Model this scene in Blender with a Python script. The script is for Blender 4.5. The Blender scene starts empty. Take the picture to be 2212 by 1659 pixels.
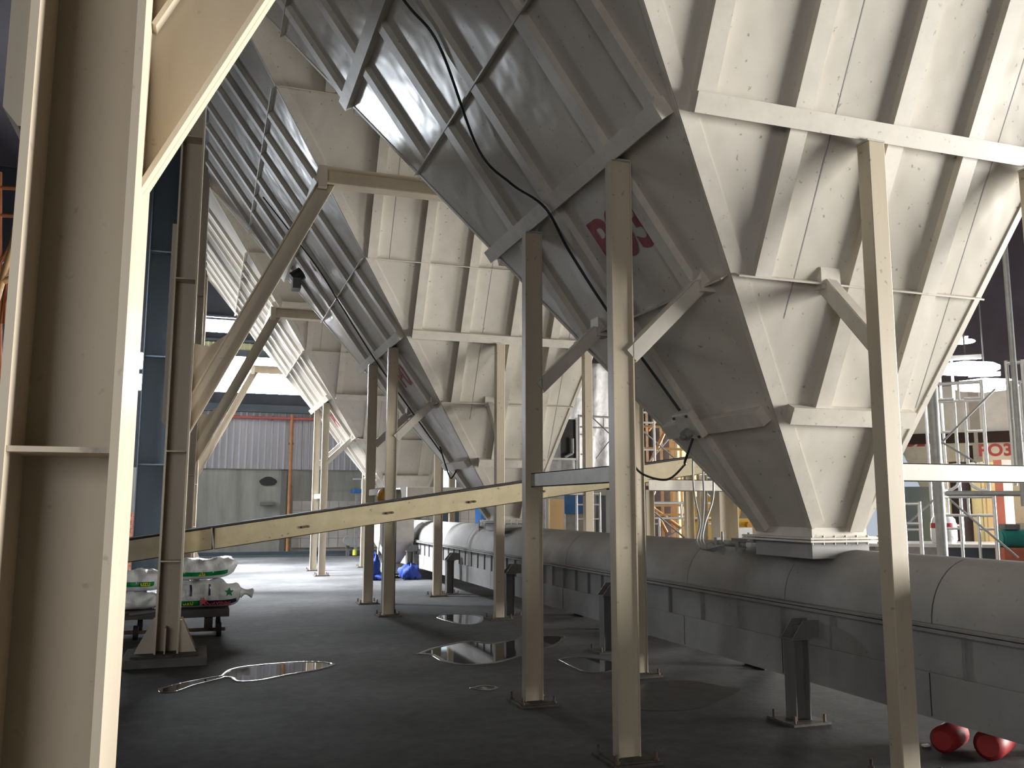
import bpy, math, random
from mathutils import Vector, Matrix
random.seed(7)
PI = math.pi
scn = bpy.context.scene
C = scn.collection

# ------------------------------------------------------------------ camera
F_PX, PITCH, YAW, ROLL = 1911.4, 0.1364, 0.3321, 0.0015
fw = Vector((math.sin(YAW)*math.cos(PITCH), math.cos(YAW)*math.cos(PITCH), math.sin(PITCH)))
rt0 = Vector((math.cos(YAW), -math.sin(YAW), 0)); up0 = rt0.cross(fw)
rt = rt0*math.cos(ROLL) + up0*math.sin(ROLL); up = -rt0*math.sin(ROLL) + up0*math.cos(ROLL)
CAM = Vector((0, 0, 1.6))
cd = bpy.data.cameras.new('camera'); cam = bpy.data.objects.new('camera', cd); C.objects.link(cam)
cd.sensor_width = 36; cd.lens = F_PX/2212*36; cd.clip_start = 0.05; cd.clip_end = 200
m = Matrix((rt, up, -fw)).transposed().to_4x4(); m.translation = CAM; cam.matrix_world = m
scn.camera = cam
def ray(x, y): return fw + rt*((x-1106)/F_PX) + up*((829.5-y)/F_PX)
def atY(x, y, Y): r = ray(x, y); return CAM + r*(Y/r.y)
def atX(x, y, X): r = ray(x, y); return CAM + r*(X/r.x)
def atZ(x, y, z=0): r = ray(x, y); return CAM + r*((z-1.6)/r.z)

# ------------------------------------------------------------------ light
scn.view_settings.view_transform = 'Standard'; scn.view_settings.look = 'None'
scn.view_settings.gamma = 1; scn.view_settings.exposure = 0.0
scn.view_settings.use_curve_mapping = False
w = bpy.data.worlds.new('world'); scn.world = w; w.use_nodes = True
w.node_tree.nodes['Background'].inputs[0].default_value = (0.80, 0.88, 1.0, 1)
w.node_tree.nodes['Background'].inputs[1].default_value = 0.6
def area(name, loc, target, sx, sy, power, col=(1, 1, 1)):
    l = bpy.data.lights.new(name, 'AREA'); l.shape = 'RECTANGLE'; l.size = sx; l.size_y = sy
    l.energy = power; l.color = col
    o = bpy.data.objects.new(name, l); C.objects.link(o); o.location = loc
    d = Vector(target) - Vector(loc); o.rotation_euler = d.to_track_quat('-Z', 'Y').to_euler()
    return o
# daylight through the big side doors in the right wall (beyond the frame), then added fill lights
area('daylight_side_door', (16.6, 0.0, 2.4), (2.5, 2.6, 2.4), 6.0, 3.6, 1180, (1.0, 0.97, 0.92)).data.spread = math.radians(72)
area('daylight_rear_side_door', (16.6, 19.5, 2.0), (0, 19.5, 2.0), 6.0, 3.0, 1500, (1.0, 0.94, 0.85))
area('added_fill_mid_side', (16.6, 9.8, 1.35), (4.3, 12.3, 1.7), 5.0, 2.3, 520, (1.0, 0.97, 0.92)).data.spread = math.radians(60)  # unseen opening added to light the floor patch and middle hopper
area('added_fill_behind', (-4.5, -7.6, 3.0), (-2.0, 2, 2.9), 4.5, 4.0, 330, (0.98, 0.97, 0.96))  # soft fill added behind the camera, no doorway in that wall
area('added_fill_left', (-7.8, 26.3, 5.0), (0, 24.0, 3.6), 4.5, 2.0, 1050, (0.86, 0.93, 1.0))  # added light at the left wall, giving glints on the hopper faces
area('added_fill_roof', (-5.6, 22.5, 10.6), (1.5, 22.0, 0), 6.5, 2.4, 2700, (0.95, 0.97, 1.0)).data.spread = math.radians(54)  # added beam to brighten the far floor, no opening in the ceiling

# ------------------------------------------------------------------ materials
def mat(name, col, rough=0.5, metal=0.0, noise=0.0, nscale=3.0, bump=0.0, bscale=8.0, col2=None, emis=None, estr=0, spec=0.5, streak=False, speck=0.0):
    M = bpy.data.materials.new(name); M.use_nodes = True; nt = M.node_tree; b = nt.nodes['Principled BSDF']
    b.inputs['Roughness'].default_value = rough; b.inputs['Metallic'].default_value = metal
    b.inputs['Specular IOR Level'].default_value = spec
    b.inputs['Base Color'].default_value = (*col, 1)
    tc = nt.nodes.new('ShaderNodeTexCoord')
    if noise > 0:
        mp = nt.nodes.new('ShaderNodeMapping'); nt.links.new(tc.outputs['Object'], mp.inputs[0])
        if streak: mp.inputs['Scale'].default_value = (1, 1, 0.12)
        n = nt.nodes.new('ShaderNodeTexNoise'); n.inputs['Scale'].default_value = nscale; n.inputs['Detail'].default_value = 8
        n.inputs['Roughness'].default_value = 0.62
        nt.links.new(mp.outputs[0], n.inputs['Vector'])
        r = nt.nodes.new('ShaderNodeValToRGB')
        c2 = col2 if col2 else tuple(c*(1-noise) for c in col)
        r.color_ramp.elements[0].position = 0.36; r.color_ramp.elements[0].color = (*c2, 1)
        r.color_ramp.elements[1].position = 0.64; r.color_ramp.elements[1].color = (*col, 1)
        nt.links.new(n.outputs[0], r.inputs[0]); out = r.outputs[0]
        if speck > 0:
            n2 = nt.nodes.new('ShaderNodeTexNoise'); n2.inputs['Scale'].default_value = 23; n2.inputs['Detail'].default_value = 3
            nt.links.new(tc.outputs['Object'], n2.inputs['Vector'])
            r2 = nt.nodes.new('ShaderNodeValToRGB'); r2.color_ramp.elements[0].position = 0.27; r2.color_ramp.elements[0].color = (1-speck,)*3+(1,)
            r2.color_ramp.elements[1].position = 0.33; r2.color_ramp.elements[1].color = (1, 1, 1, 1)
            nt.links.new(n2.outputs[0], r2.inputs[0])
            mx = nt.nodes.new('ShaderNodeMixRGB'); mx.blend_type = 'MULTIPLY'; mx.inputs[0].default_value = 1
            nt.links.new(out, mx.inputs[1]); nt.links.new(r2.outputs[0], mx.inputs[2]); out = mx.outputs[0]
        nt.links.new(out, b.inputs['Base Color'])
        mr = nt.nodes.new('ShaderNodeMapRange'); mr.inputs[3].default_value = min(1, rough+0.12); mr.inputs[4].default_value = max(0.05, rough-0.08)
        nt.links.new(n.outputs[0], mr.inputs[0]); nt.links.new(mr.outputs[0], b.inputs['Roughness'])
    if bump > 0:
        n = nt.nodes.new('ShaderNodeTexNoise'); n.inputs['Scale'].default_value = bscale; n.inputs['Detail'].default_value = 2
        nt.links.new(tc.outputs['Object'], n.inputs['Vector'])
        bp = nt.nodes.new('ShaderNodeBump'); bp.inputs['Strength'].default_value = 1; bp.inputs['Distance'].default_value = bump
        nt.links.new(n.outputs[0], bp.inputs['Height']); nt.links.new(bp.outputs[0], b.inputs['Normal'])
    if emis:
        b.inputs['Emission Color'].default_value = (*emis, 1); b.inputs['Emission Strength'].default_value = estr
    return M
M = {
 'cream': mat('cream_hopper_paint', (0.60, 0.565, 0.50), 0.21, noise=0.10, nscale=1.6, bump=0.022, bscale=1.9, speck=0.45),
 'creambar': mat('cream_bar_paint', (0.62, 0.58, 0.51), 0.38, noise=0.14, nscale=5, speck=0.3),
 'post': mat('cream_post_paint', (0.56, 0.49, 0.37), 0.42, noise=0.16, nscale=4, streak=True, speck=0.35),
 'column': mat('grey_cream_column_paint', (0.62, 0.54, 0.42), 0.40, noise=0.14, nscale=2.5, streak=True, speck=0.25),
 'beam': mat('yellow_cream_channel_paint', (0.66, 0.57, 0.36), 0.48, noise=0.16, nscale=5, speck=0.5),
 'belt': mat('dark_belt_rubber', (0.045, 0.04, 0.045), 0.7, noise=0.3, nscale=8),
 'dusty': mat('dusty_grey_conveyor_paint', (0.325, 0.322, 0.318), 0.62, noise=0.16, nscale=2.2, speck=0.25),
 'dustyrib': mat('dusty_conveyor_flange', (0.27, 0.268, 0.262), 0.6, noise=0.2, nscale=6),
 'seam': mat('dark_seam_gap', (0.03, 0.03, 0.03), 0.8),
 'stub': mat('dark_stub_post_steel', (0.16, 0.16, 0.155), 0.5, noise=0.25, nscale=6, streak=True),
 'rust': mat('rusty_steel', (0.20, 0.12, 0.08), 0.8, noise=0.4, nscale=12, col2=(0.06, 0.05, 0.05)),
 'plate': mat('dirty_base_plate', (0.085, 0.075, 0.065), 0.75, noise=0.4, nscale=14),
 'cable': mat('black_cable_rubber', (0.015, 0.016, 0.018), 0.5),
 'red': mat('faded_red_stencil_paint', (0.34, 0.055, 0.065), 0.6, noise=0.2, nscale=20),
 'redbright': mat('red_plastic', (0.36, 0.03, 0.03), 0.5),
 'galv': mat('galvanised_tube', (0.72, 0.72, 0.72), 0.35, metal=0.35, noise=0.12, nscale=10),
 'galvd': mat('dull_galvanised_tube', (0.36, 0.37, 0.37), 0.5, metal=0.3, noise=0.2, nscale=9),
 'orange': mat('orange_rack_paint', (0.55, 0.33, 0.13), 0.5, noise=0.15, nscale=5),
 'orangedk': mat('orange_brown_primer', (0.33, 0.10, 0.03), 0.55, noise=0.25, nscale=6),
 'yellow': mat('machine_yellow_paint', (0.85, 0.50, 0.05), 0.4, noise=0.1, nscale=4),
 'yellowsheet': mat('pale_yellow_corrugated_sheet', (0.85, 0.74, 0.38), 0.5, noise=0.1, nscale=4),
 'brown': mat('dark_brown_steel', (0.035, 0.018, 0.015), 0.85, noise=0.3, nscale=5),
 'pink': mat('salmon_red_primer', (0.55, 0.16, 0.10), 0.55, noise=0.2, nscale=5),
 'blue': mat('blue_sheet', (0.03, 0.15, 0.42), 0.45, noise=0.2, nscale=5),
 'bluecloth': mat('royal_blue_cloth', (0.02, 0.06, 0.35), 0.7, noise=0.3, nscale=9),
 'teal': mat('teal_motor_enamel', (0.03, 0.20, 0.18), 0.35),
 'white': mat('white_enamel', (0.82, 0.82, 0.80), 0.4, noise=0.06, nscale=3),
 'tarp': mat('white_tarpaulin', (0.80, 0.82, 0.85), 0.35, noise=0.22, nscale=2.2, bump=0.08, bscale=3),
 'bag': mat('white_woven_plastic_sack', (0.72, 0.74, 0.75), 0.28, noise=0.12, nscale=5, bump=0.012, bscale=14),
 'green': mat('green_sack_print', (0.0, 0.22, 0.055), 0.35),
 'navy': mat('navy_sack_print', (0.015, 0.015, 0.05), 0.35),
 'yellowink': mat('yellow_sack_lettering', (0.65, 0.62, 0.03), 0.4),
 'pinkink': mat('pink_red_sack_lettering', (0.62, 0.10, 0.13), 0.4),
 'darkwood': mat('dark_cart_timber', (0.10, 0.095, 0.09), 0.7, noise=0.3, nscale=7),
 'black': mat('black_rubber_tyre', (0.012, 0.012, 0.012), 0.7),
 'darksteel': mat('dark_blue_grey_steel', (0.07, 0.095, 0.115), 0.5, noise=0.25, nscale=1.2, streak=True),
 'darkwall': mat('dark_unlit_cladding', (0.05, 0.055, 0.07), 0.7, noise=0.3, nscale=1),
 'roofmat': mat('dark_roof_sheet', (0.10, 0.085, 0.10), 0.7, noise=0.2, nscale=1),
 'corr': mat('grey_corrugated_cladding', (0.46, 0.46, 0.50), 0.45, metal=0.1, noise=0.22, nscale=1.1, streak=True),
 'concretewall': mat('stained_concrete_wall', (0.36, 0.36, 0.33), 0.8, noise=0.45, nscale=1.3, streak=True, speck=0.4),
 'redpipe': mat('red_pipe_paint', (0.42, 0.10, 0.09), 0.5),
 'rustpipe': mat('orange_rust_pipe', (0.48, 0.21, 0.08), 0.6, noise=0.25, nscale=5),
 'brick': mat('brick_orange', (0.42, 0.13, 0.06), 0.85, noise=0.3, nscale=6),
 'translucent': mat('pale_translucent_cladding', (0.62, 0.62, 0.38), 0.5, noise=0.2, nscale=8),
 'bulb': mat('glowing_lamp_lens', (1, 1, 1), 0.5, emis=(0.95, 0.96, 1.0), estr=25),
 'reflector': mat('yellow_safety_reflector', (0.9, 0.9, 0.1), 0.3),
 'glass': mat('blue_tinted_window', (0.45, 0.65, 0.75), 0.15),
 'goldcap': mat('amber_motor_cowl', (0.62, 0.30, 0.02), 0.35),
}
# concrete floor: worn slab with damp darker patches
fm = bpy.data.materials.new('worn_concrete_floor'); fm.use_nodes = True; nt = fm.node_tree; b = nt.nodes['Principled BSDF']
tc = nt.nodes.new('ShaderNodeTexCoord')
n1 = nt.nodes.new('ShaderNodeTexNoise'); n1.inputs['Scale'].default_value = 0.55; n1.inputs['Detail'].default_value = 6
n2 = nt.nodes.new('ShaderNodeTexNoise'); n2.inputs['Scale'].default_value = 7; n2.inputs['Detail'].default_value = 10; n2.inputs['Roughness'].default_value = 0.7
for n in (n1, n2): nt.links.new(tc.outputs['Object'], n.inputs['Vector'])
r1 = nt.nodes.new('ShaderNodeValToRGB'); r1.color_ramp.elements[0].position = 0.35; r1.color_ramp.elements[0].color = (0.062, 0.064, 0.066, 1)
r1.color_ramp.elements[1].position = 0.65; r1.color_ramp.elements[1].color = (0.125, 0.126, 0.13, 1)
r2 = nt.nodes.new('ShaderNodeValToRGB'); r2.color_ramp.elements[0].position = 0.3; r2.color_ramp.elements[0].color = (0.72, 0.72, 0.72, 1)
r2.color_ramp.elements[1].position = 0.7; r2.color_ramp.elements[1].color = (1.12, 1.12, 1.12, 1)
nt.links.new(n1.outputs[0], r1.inputs[0]); nt.links.new(n2.outputs[0], r2.inputs[0])
mx = nt.nodes.new('ShaderNodeMixRGB'); mx.blend_type = 'MULTIPLY'; mx.inputs[0].default_value = 1
nt.links.new(r1.outputs[0], mx.inputs[1]); nt.links.new(r2.outputs[0], mx.inputs[2]); nt.links.new(mx.outputs[0], b.inputs['Base Color'])
b.inputs['Roughness'].default_value = 0.8; b.inputs['Specular IOR Level'].default_value = 0.15
bp = nt.nodes.new('ShaderNodeBump'); bp.inputs['Distance'].default_value = 0.004; nt.links.new(n2.outputs[0], bp.inputs['Height']); nt.links.new(bp.outputs[0], b.inputs['Normal'])
M['floor'] = fm
M['water'] = mat('standing_water', (0.055, 0.052, 0.05), 0.04, spec=0.6)
M['waterrim'] = mat('wet_puddle_edge', (0.10, 0.10, 0.105), 0.13, spec=1.0, bump=0.003, bscale=30)
M['damp'] = mat('damp_concrete', (0.045, 0.045, 0.045), 0.30, noise=0.3, nscale=6, bump=0.002, bscale=40)

# ------------------------------------------------------------------ mesh helpers
class MB:
    def __init__(s): s.v = []; s.f = []; s.sm = []
    def add(s, vs, fs, smooth=False):
        k = len(s.v); s.v += [tuple(v) for v in vs]; s.f += [tuple(i+k for i in f) for f in fs]; s.sm += [smooth]*len(fs); return s
    def box(s, x0, x1, y0, y1, z0, z1):
        return s.hexa([(x0,y0,z0),(x1,y0,z0),(x1,y1,z0),(x0,y1,z0)], [(x0,y0,z1),(x1,y0,z1),(x1,y1,z1),(x0,y1,z1)])
    def hexa(s, lo, hi):
        return s.add(list(lo)+list(hi), [(3,2,1,0),(4,5,6,7),(0,1,5,4),(1,2,6,5),(2,3,7,6),(3,0,4,7)])
    def bar(s, p, q, n, wd, h, off=0.0, shift=0.0):
        """flat bar from p to q lying on a surface with normal n: width wd in the surface, height h outwards"""
        p, q, n = Vector(p), Vector(q), Vector(n).normalized(); d = (q-p).normalized(); t = n.cross(d).normalized()
        a = t*(wd/2); sh = t*shift
        lo = [p-a+n*off+sh, q-a+n*off+sh, q+a+n*off+sh, p+a+n*off+sh]
        hi = [v+n*h for v in lo]
        return s.hexa(lo, hi)
    def tube(s, pts, r, seg=8, smooth=True, cap=True):
        pts = [Vector(p) for p in pts]; rings = []; prev = None
        for i, p in enumerate(pts):
            d = (pts[min(i+1, len(pts)-1)] - pts[max(i-1, 0)]).normalized()
            if prev is None:
                a = Vector((0, 0, 1)) if abs(d.z) < 0.9 else Vector((1, 0, 0)); u = d.cross(a).normalized()
            else: u = (prev - d*prev.dot(d)).normalized()
            prev = u; v = d.cross(u); rr = r[i] if isinstance(r, (list, tuple)) else r
            rings.append([p + u*math.cos(2*PI*k/seg)*rr + v*math.sin(2*PI*k/seg)*rr for k in range(seg)])
        vs = [x for rg in rings for x in rg]; fs = []
        for i in range(len(rings)-1):
            for k in range(seg): fs.append((i*seg+k, i*seg+(k+1) % seg, (i+1)*seg+(k+1) % seg, (i+1)*seg+k))
        s.add(vs, fs, smooth)
        if cap:
            s.add(rings[0], [tuple(reversed(range(seg)))]); s.add(rings[-1], [tuple(range(seg))])
        return s
    def cyl(s, p, q, r, seg=16): return s.tube([p, q], r, seg)
    def prism(s, poly, ext):
        """closed polygon (3d points) extruded by vector ext"""
        n = len(poly); e = Vector(ext); a = [Vector(p) for p in poly]
        s.add(a + [p+e for p in a], [tuple(reversed(range(n))), tuple(range(n, 2*n))] + [(i, (i+1) % n, n+(i+1) % n, n+i) for i in range(n)])
        return s
    def build(s, name, material, parent=None, bevel=0.0):
        me = bpy.data.meshes.new(name); me.from_pydata(s.v, [], s.f); me.materials.append(material)
        for p, f in zip(me.polygons, s.sm): p.use_smooth = f
        me.update(); o = bpy.data.objects.new(name, me); C.objects.link(o)
        import bmesh
        bm = bmesh.new(); bm.from_mesh(me); bmesh.ops.recalc_face_normals(bm, faces=bm.faces); bm.to_mesh(me); bm.free()
        if parent: o.parent = parent
        if bevel:
            bv = o.modifiers.new('bevel', 'BEVEL'); bv.width = bevel; bv.segments = 2; bv.limit_method = 'ANGLE'
        return o
def tag(o, label=None, cat=None, group=None, kind=None):
    if label: o['label'] = label
    if cat: o['category'] = cat
    if group: o['group'] = group
    if kind: o['kind'] = kind
    return o
def thing(name, label, cat, loc=(0, 0, 0), rz=0, group=None):
    o = bpy.data.objects.new(name, None); C.objects.link(o); o.location = loc; o.rotation_euler = (0, 0, rz); o.empty_display_size = 0.1
    return tag(o, label, cat, group)
def struct(mb, name, material): return tag(mb.build(name, material), kind='structure')
def copy_tree(o, parent=None):
    c = o.copy(); C.objects.link(c); c.parent = parent
    for ch in list(o.children): copy_tree(ch, c)
    return c
def text_mesh(txt, size, depth, name, material, parent=None, mtx=None, bold=0.0, spacing=1.0):
    cu = bpy.data.curves.new(name, 'FONT'); cu.body = txt; cu.size = size; cu.extrude = depth; cu.offset = bold; cu.space_character = spacing
    cu.align_x = 'CENTER'; cu.align_y = 'CENTER'
    t = bpy.data.objects.new(name, cu); C.objects.link(t)
    dg = bpy.context.evaluated_depsgraph_get(); me = bpy.data.meshes.new_from_object(t.evaluated_get(dg))
    bpy.data.objects.remove(t); me.name = name; me.materials.clear(); me.materials.append(material)
    o = bpy.data.objects.new(name, me); C.objects.link(o)
    if mtx is not None: me.transform(mtx)
    if parent: o.parent = parent
    return o
def basis(xa, ya, org):
    xa = Vector(xa).normalized(); ya = Vector(ya).normalized(); za = xa.cross(ya)
    mm = Matrix((xa, ya, za)).transposed().to_4x4(); mm.translation = Vector(org); return mm

# ------------------------------------------------------------------ building shell
XR, YB = 17.0, 30.0
struct(MB().box(-8, XR+0.3, -9, YB+0.3, -0.3, 0), 'floor', M['floor'])
struct(MB().box(-8, XR+0.3, -9, YB+0.3, 12.0, 12.15), 'ceiling', M['roofmat'])
def corrugated(x0, x1, z0, z1, Y, pitch=0.2, dep=0.04, th=0.01):
    mb = MB(); n = int((x1-x0)/pitch)+1; prof = []
    for i in range(n):
        a = x0 + i*pitch
        prof += [(a, 0), (a+pitch*0.62, 0), (a+pitch*0.72, -dep), (a+pitch*0.90, -dep)]
    prof = [p for p in prof if p[0] <= x1] + [(x1, 0)]
    vs = []
    for (x, d) in prof: vs += [(x, Y+d, z0), (x, Y+d, z1), (x, Y+d+th+0.03, z0), (x, Y+d+th+0.03, z1)]
    fs = []
    for i in range(len(prof)-1):
        a = i*4; fs += [(a, a+4, a+5, a+1), (a+3, a+7, a+6, a+2)]
    return mb.add(vs, fs)
# back wall: concrete plinth, grey cladding, openings with daylight
sky1 = mat('overcast_daylight', (1, 1, 1), 1.0, emis=(0.93, 0.96, 1.0), estr=85)
struct(MB().box(-0.2, 3.3, YB+0.5, YB+0.52, 5.0, 6.6), 'window_1', sky1)
struct(MB().box(-0.5, 1.2, YB+0.5, YB+0.52, 7.0, 7.8), 'window_2', sky1)
wb = MB(); wb.box(-8, XR, YB, YB+0.25, 0, 2.76); struct(wb, 'wall_back', M['concretewall'])
struct(corrugated(-0.55, 6.2, 2.76, 4.70, YB-0.05), 'wall_back_cladding', M['corr'])
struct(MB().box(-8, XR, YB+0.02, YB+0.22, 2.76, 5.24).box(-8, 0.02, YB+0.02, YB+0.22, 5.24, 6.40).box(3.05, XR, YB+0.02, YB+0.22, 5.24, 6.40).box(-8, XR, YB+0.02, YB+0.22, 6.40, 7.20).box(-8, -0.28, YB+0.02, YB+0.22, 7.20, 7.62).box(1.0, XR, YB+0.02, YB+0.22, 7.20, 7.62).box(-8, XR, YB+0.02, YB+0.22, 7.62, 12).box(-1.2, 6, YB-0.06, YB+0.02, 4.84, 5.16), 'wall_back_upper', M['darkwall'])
struct(corrugated(-0.55, 3.6, 6.62, 6.86, YB-0.07, 0.16), 'trim_1', M['translucent'])
struct(MB().box(-1.0, 4.4, YB-0.28, YB-0.05, 4.60, 4.84).box(-0.9, 3.6, YB-0.2, YB-0.05, 6.40, 6.62).box(-0.9, 3.6, YB-0.2, YB-0.05, 6.88, 6.96).box(-0.9, 1.6, YB-0.2, YB-0.05, 7.66, 7.72), 'trim_2', M['darksteel'])
# pale tiled band at the foot of the back wall
tl = MB()
for i in range(24):
    for j in range(5):
        x = 2.75 + i*0.30; z = 0.22 + j*0.305
        tl.box(x, x+0.288, YB-0.03, YB+0.01, z, z+0.293)
struct(tl, 'trim_3', mat('white_wall_tile', (0.50, 0.47, 0.44), 0.4, noise=0.25, nscale=1.2))
struct(MB().box(-2, 7, YB-1.10, YB-0.98, 0, 0.05).box(-2, 7, YB-0.35, YB-0.05, 0, 0.12), 'trim_4', M['darksteel'])
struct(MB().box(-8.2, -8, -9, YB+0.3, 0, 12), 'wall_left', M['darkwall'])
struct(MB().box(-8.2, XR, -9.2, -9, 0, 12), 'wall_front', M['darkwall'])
wr = MB()
struct(MB().box(XR, XR+0.2, -9, YB, 4.3, 12), 'wall_right_upper', mat('dark_mauve_void_shade', (0.09, 0.075, 0.10), 0.8, noise=0.2, nscale=1))  # upper wall coloured dark to stand for the unlit void
wr.box(XR, XR+0.2, -9, -3.1, 0, 4.3).box(XR, XR+0.2, -3.1, 3.1, 0, 0.55).box(XR, XR+0.2, 3.1, 7.2, 0, 4.3).box(XR, XR+0.2, 7.2, 12.4, 2.6, 4.3).box(XR, XR+0.2, 12.4, 16.4, 0, 4.3).box(XR, XR+0.2, 22.6, YB, 0, 4.3)
struct(wr, 'wall_right', mat('buff_wall_sheet', (0.50, 0.46, 0.40), 0.6, noise=0.2, nscale=1.5))

struct(MB().box(-8, -7.85, 24.0, 24.06, 3.95, 6.05).box(-8, -7.85, 28.54, 28.6, 3.95, 6.05).box(-8, -7.85, 24.0, 28.6, 3.95, 4.0).box(-8, -7.85, 24.0, 28.6, 6.0, 6.05).box(-8, -7.75, 26.27, 26.33, 4.0, 6.0), 'added_window_frame', M['darksteel'])  # frame made up around the added left light, on a solid wall

# ------------------------------------------------------------------ hoppers
XC, YC, P = 4.90, 6.1893, 7.80
Lf = lambda z: -(2.2411+0.7218*(z-4)); Rf = lambda z: 0.7376+0.2375*(z-4)
Nf = lambda z: -(1.6324+0.5139*(z-4)); Ff = lambda z: 1.8647+0.5653*(z-4)
ZB, ZT = 1.42, 7.98
LEV = [1.42, 2.28, 3.15, 4.07, 4.99, 5.90, 6.83, 7.98]
nN = Vector((0, -1, -0.5139)).normalized(); nFa = Vector((0, 1, -0.5653)).normalized()
nL = Vector((-1, 0, -0.7218)).normalized(); nR = Vector((1, 0, -0.2375)).normalized()
def sheet(pts, n, th=0.012):
    return MB().hexa(pts, [Vector(p)-n*th for p in pts])
def make_hopper():
    r = thing('hopper', '', 'hopper', (XC, YC, 0))
    c = lambda sx, sy, z: Vector(((Lf if sx < 0 else Rf)(z), (Nf if sy < 0 else Ff)(z), z))
    for (nm, a, b_, n) in (('left_panel', (-1, 1), (-1, -1), nL), ('front_panel', (-1, -1), (1, -1), nN), ('right_panel', (1, -1), (1, 1), nR), ('back_panel', (1, 1), (-1, 1), nFa)):
        sheet([c(*a, ZB), c(*b_, ZB), c(*b_, ZT), c(*a, ZT)], n).build(nm, M['cream'], r)
    t = 10.5
    q = [c(-1,-1,ZT), c(1,-1,ZT), c(1,1,ZT), c(-1,1,ZT)]
    up_ = MB()
    for i in range(4):
        a, b_ = q[i], q[(i+1) % 4]; n = (b_-a).cross(Vector((0, 0, 1))).normalized()
        up_.hexa([a, b_, b_-n*0.012, a-n*0.012], [Vector((v.x, v.y, t)) for v in (a, b_, b_-n*0.012, a-n*0.012)])
    up_.build('bin_wall', M['cream'], r)
    # vertical ribs
    def ribs(face):
        if face in 'NF':
            fy, n = (Nf, nN) if face == 'N' else (Ff, nFa)
            xs = [-4.4, -3.68, -2.93, -2.18, -1.47, -0.70, -0.06, 0.60, 1.3]
            for x in xs:
                for a, b_ in zip(LEV[:-1], LEV[1:]):
                    if Lf(a) <= x+0.01 and (x+0.12) <= Rf(a)+0.16 and x >= Lf(a)-0.01:
                        yield (Vector((x, fy(a), a)), Vector((x, fy(b_), b_)), n, 0.065)
        else:
            fx, n = (Lf, nL) if face == 'L' else (Rf, nR)
            ys = [-3.1, -2.25, -1.50, -0.76, 0.31, 1.16, 2.01, 2.86, 3.6]
            for y in ys:
                for a, b_ in zip(LEV[:-1], LEV[1:]):
                    if Nf(a) <= y-0.06 and y+0.06 <= Ff(a)+0.02:
                        yield (Vector((fx(a), y, a)), Vector((fx(b_), y, b_)), n, 0)
    for f in 'NLF':
        # merge consecutive spans of one rib
        spans = {}
        for (p, q_, n, s_) in ribs(f):
            key = round(p.x, 2) if f in 'NF' else round(p.y, 2)
            if key in spans: spans[key][1] = q_
            else: spans[key] = [p, q_, n]
        for key, (p, q_, n) in spans.items():
            mb = MB(); off = Vector((0.065, 0, 0)) if f in 'NF' else Vector((0, 0, 0))
            mb.bar(p+off, q_+off, n, 0.13, 0.058); mb.build('rib', M['creambar'], r)
    for x, z0_ in ((-2.62, 5.0), (-1.12, 2.9), (0.26, 2.35)):
        MB().bar((x, Nf(z0_), z0_), (x, Nf(ZT), ZT), nN, 0.007, 0.0015).build('weld_seam', M['dustyrib'], r)
    # horizontal members: heavy channels and thin stiffener edges
    def hz(z, f, wd, h, in0, in1, nm):
        if f == 'N': p, q_, n = (Lf(z)+in0, Nf(z), z), (Rf(z)-in1, Nf(z), z), nN
        elif f == 'F': p, q_, n = (Lf(z)+in0, Ff(z), z), (Rf(z)-in1, Ff(z), z), nFa
        elif f == 'L': p, q_, n = (Lf(z), Nf(z)+in0, z), (Lf(z), Ff(z)-in1, z), nL
        else: p, q_, n = (Rf(z), Nf(z)+in0, z), (Rf(z), Ff(z)-in1, z), nR
        MB().bar(p, q_, n, wd, h).build(nm, M['creambar'], r)
    for z in (4.07, 5.90):
        hz(z, 'N', 0.125, 0.10, 0.10, 0.02, 'channel'); hz(z, 'L', 0.125, 0.10, 0.08, 0.02, 'channel')
        hz(z, 'F', 0.125, 0.10, 0.06, 0.02, 'channel'); hz(z, 'R', 0.125, 0.10, 0.04, 0.04, 'channel')
    for z in (3.15, 4.99, 6.83):
        for f in 'NLF': hz(z, f, 0.012, 0.066, 0.03, 0.02, 'stiffener')
    for f in 'NLF': hz(2.28, f, 0.13, 0.08, 0.10, 0.12, 'channel')
    # corner angles
    for (sx, sy) in ((-1, -1), (1, -1), (1, 1), (-1, 1)):
        a, b_ = c(sx, sy, ZB), c(sx, sy, ZT); mb = MB()
        n1 = nN if sy < 0 else nFa; n2 = nL if sx < 0 else nR
        wN, wL = (0.11, 0.0) if (sx, sy) == (-1, -1) else (0.05, 0.0)
        dd = (b_-a).normalized(); t1 = n1.cross(dd); t2 = n2.cross(dd)
        mb.bar(a, b_, n1, wN, 0.010, 0, (wN/2-0.002)*(1 if t1.x*sx < 0 else -1))
        mb.bar(a, b_, n2, 0.035, 0.008, 0, 0.0175*(1 if t2.y*sy < 0 else -1))
        mb.build('corner_angle', M['creambar'], r)
    # outlet: flange and chute box
    L0, R0, N0, F0 = Lf(ZB), Rf(ZB), Nf(ZB), Ff(ZB)
    MB().box(L0-0.01, R0+0.01, N0-0.01, F0+0.01, 1.355, ZB+0.01).build('outlet_collar', M['creambar'], r)
    fl = MB().box(L0-0.09, R0+0.12, N0-0.10, F0+0.12, 1.340, 1.355).box(L0-0.09, R0+0.12, N0-0.10, F0+0.12, 1.318, 1.334)
    for i in range(7):
        for y in (N0-0.06, F0+0.08): fl.cyl((L0-0.05+i*0.105, y, 1.30), (L0-0.05+i*0.105, y, 1.37), 0.010, 6)
    fo = fl.build('outlet_flange', M['creambar'], r)
    MB().box(L0-0.02, R0+0.02, N0-0.02, F0+0.02, 1.19, 1.318).build('chute_box', M['dusty'], r)
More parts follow.
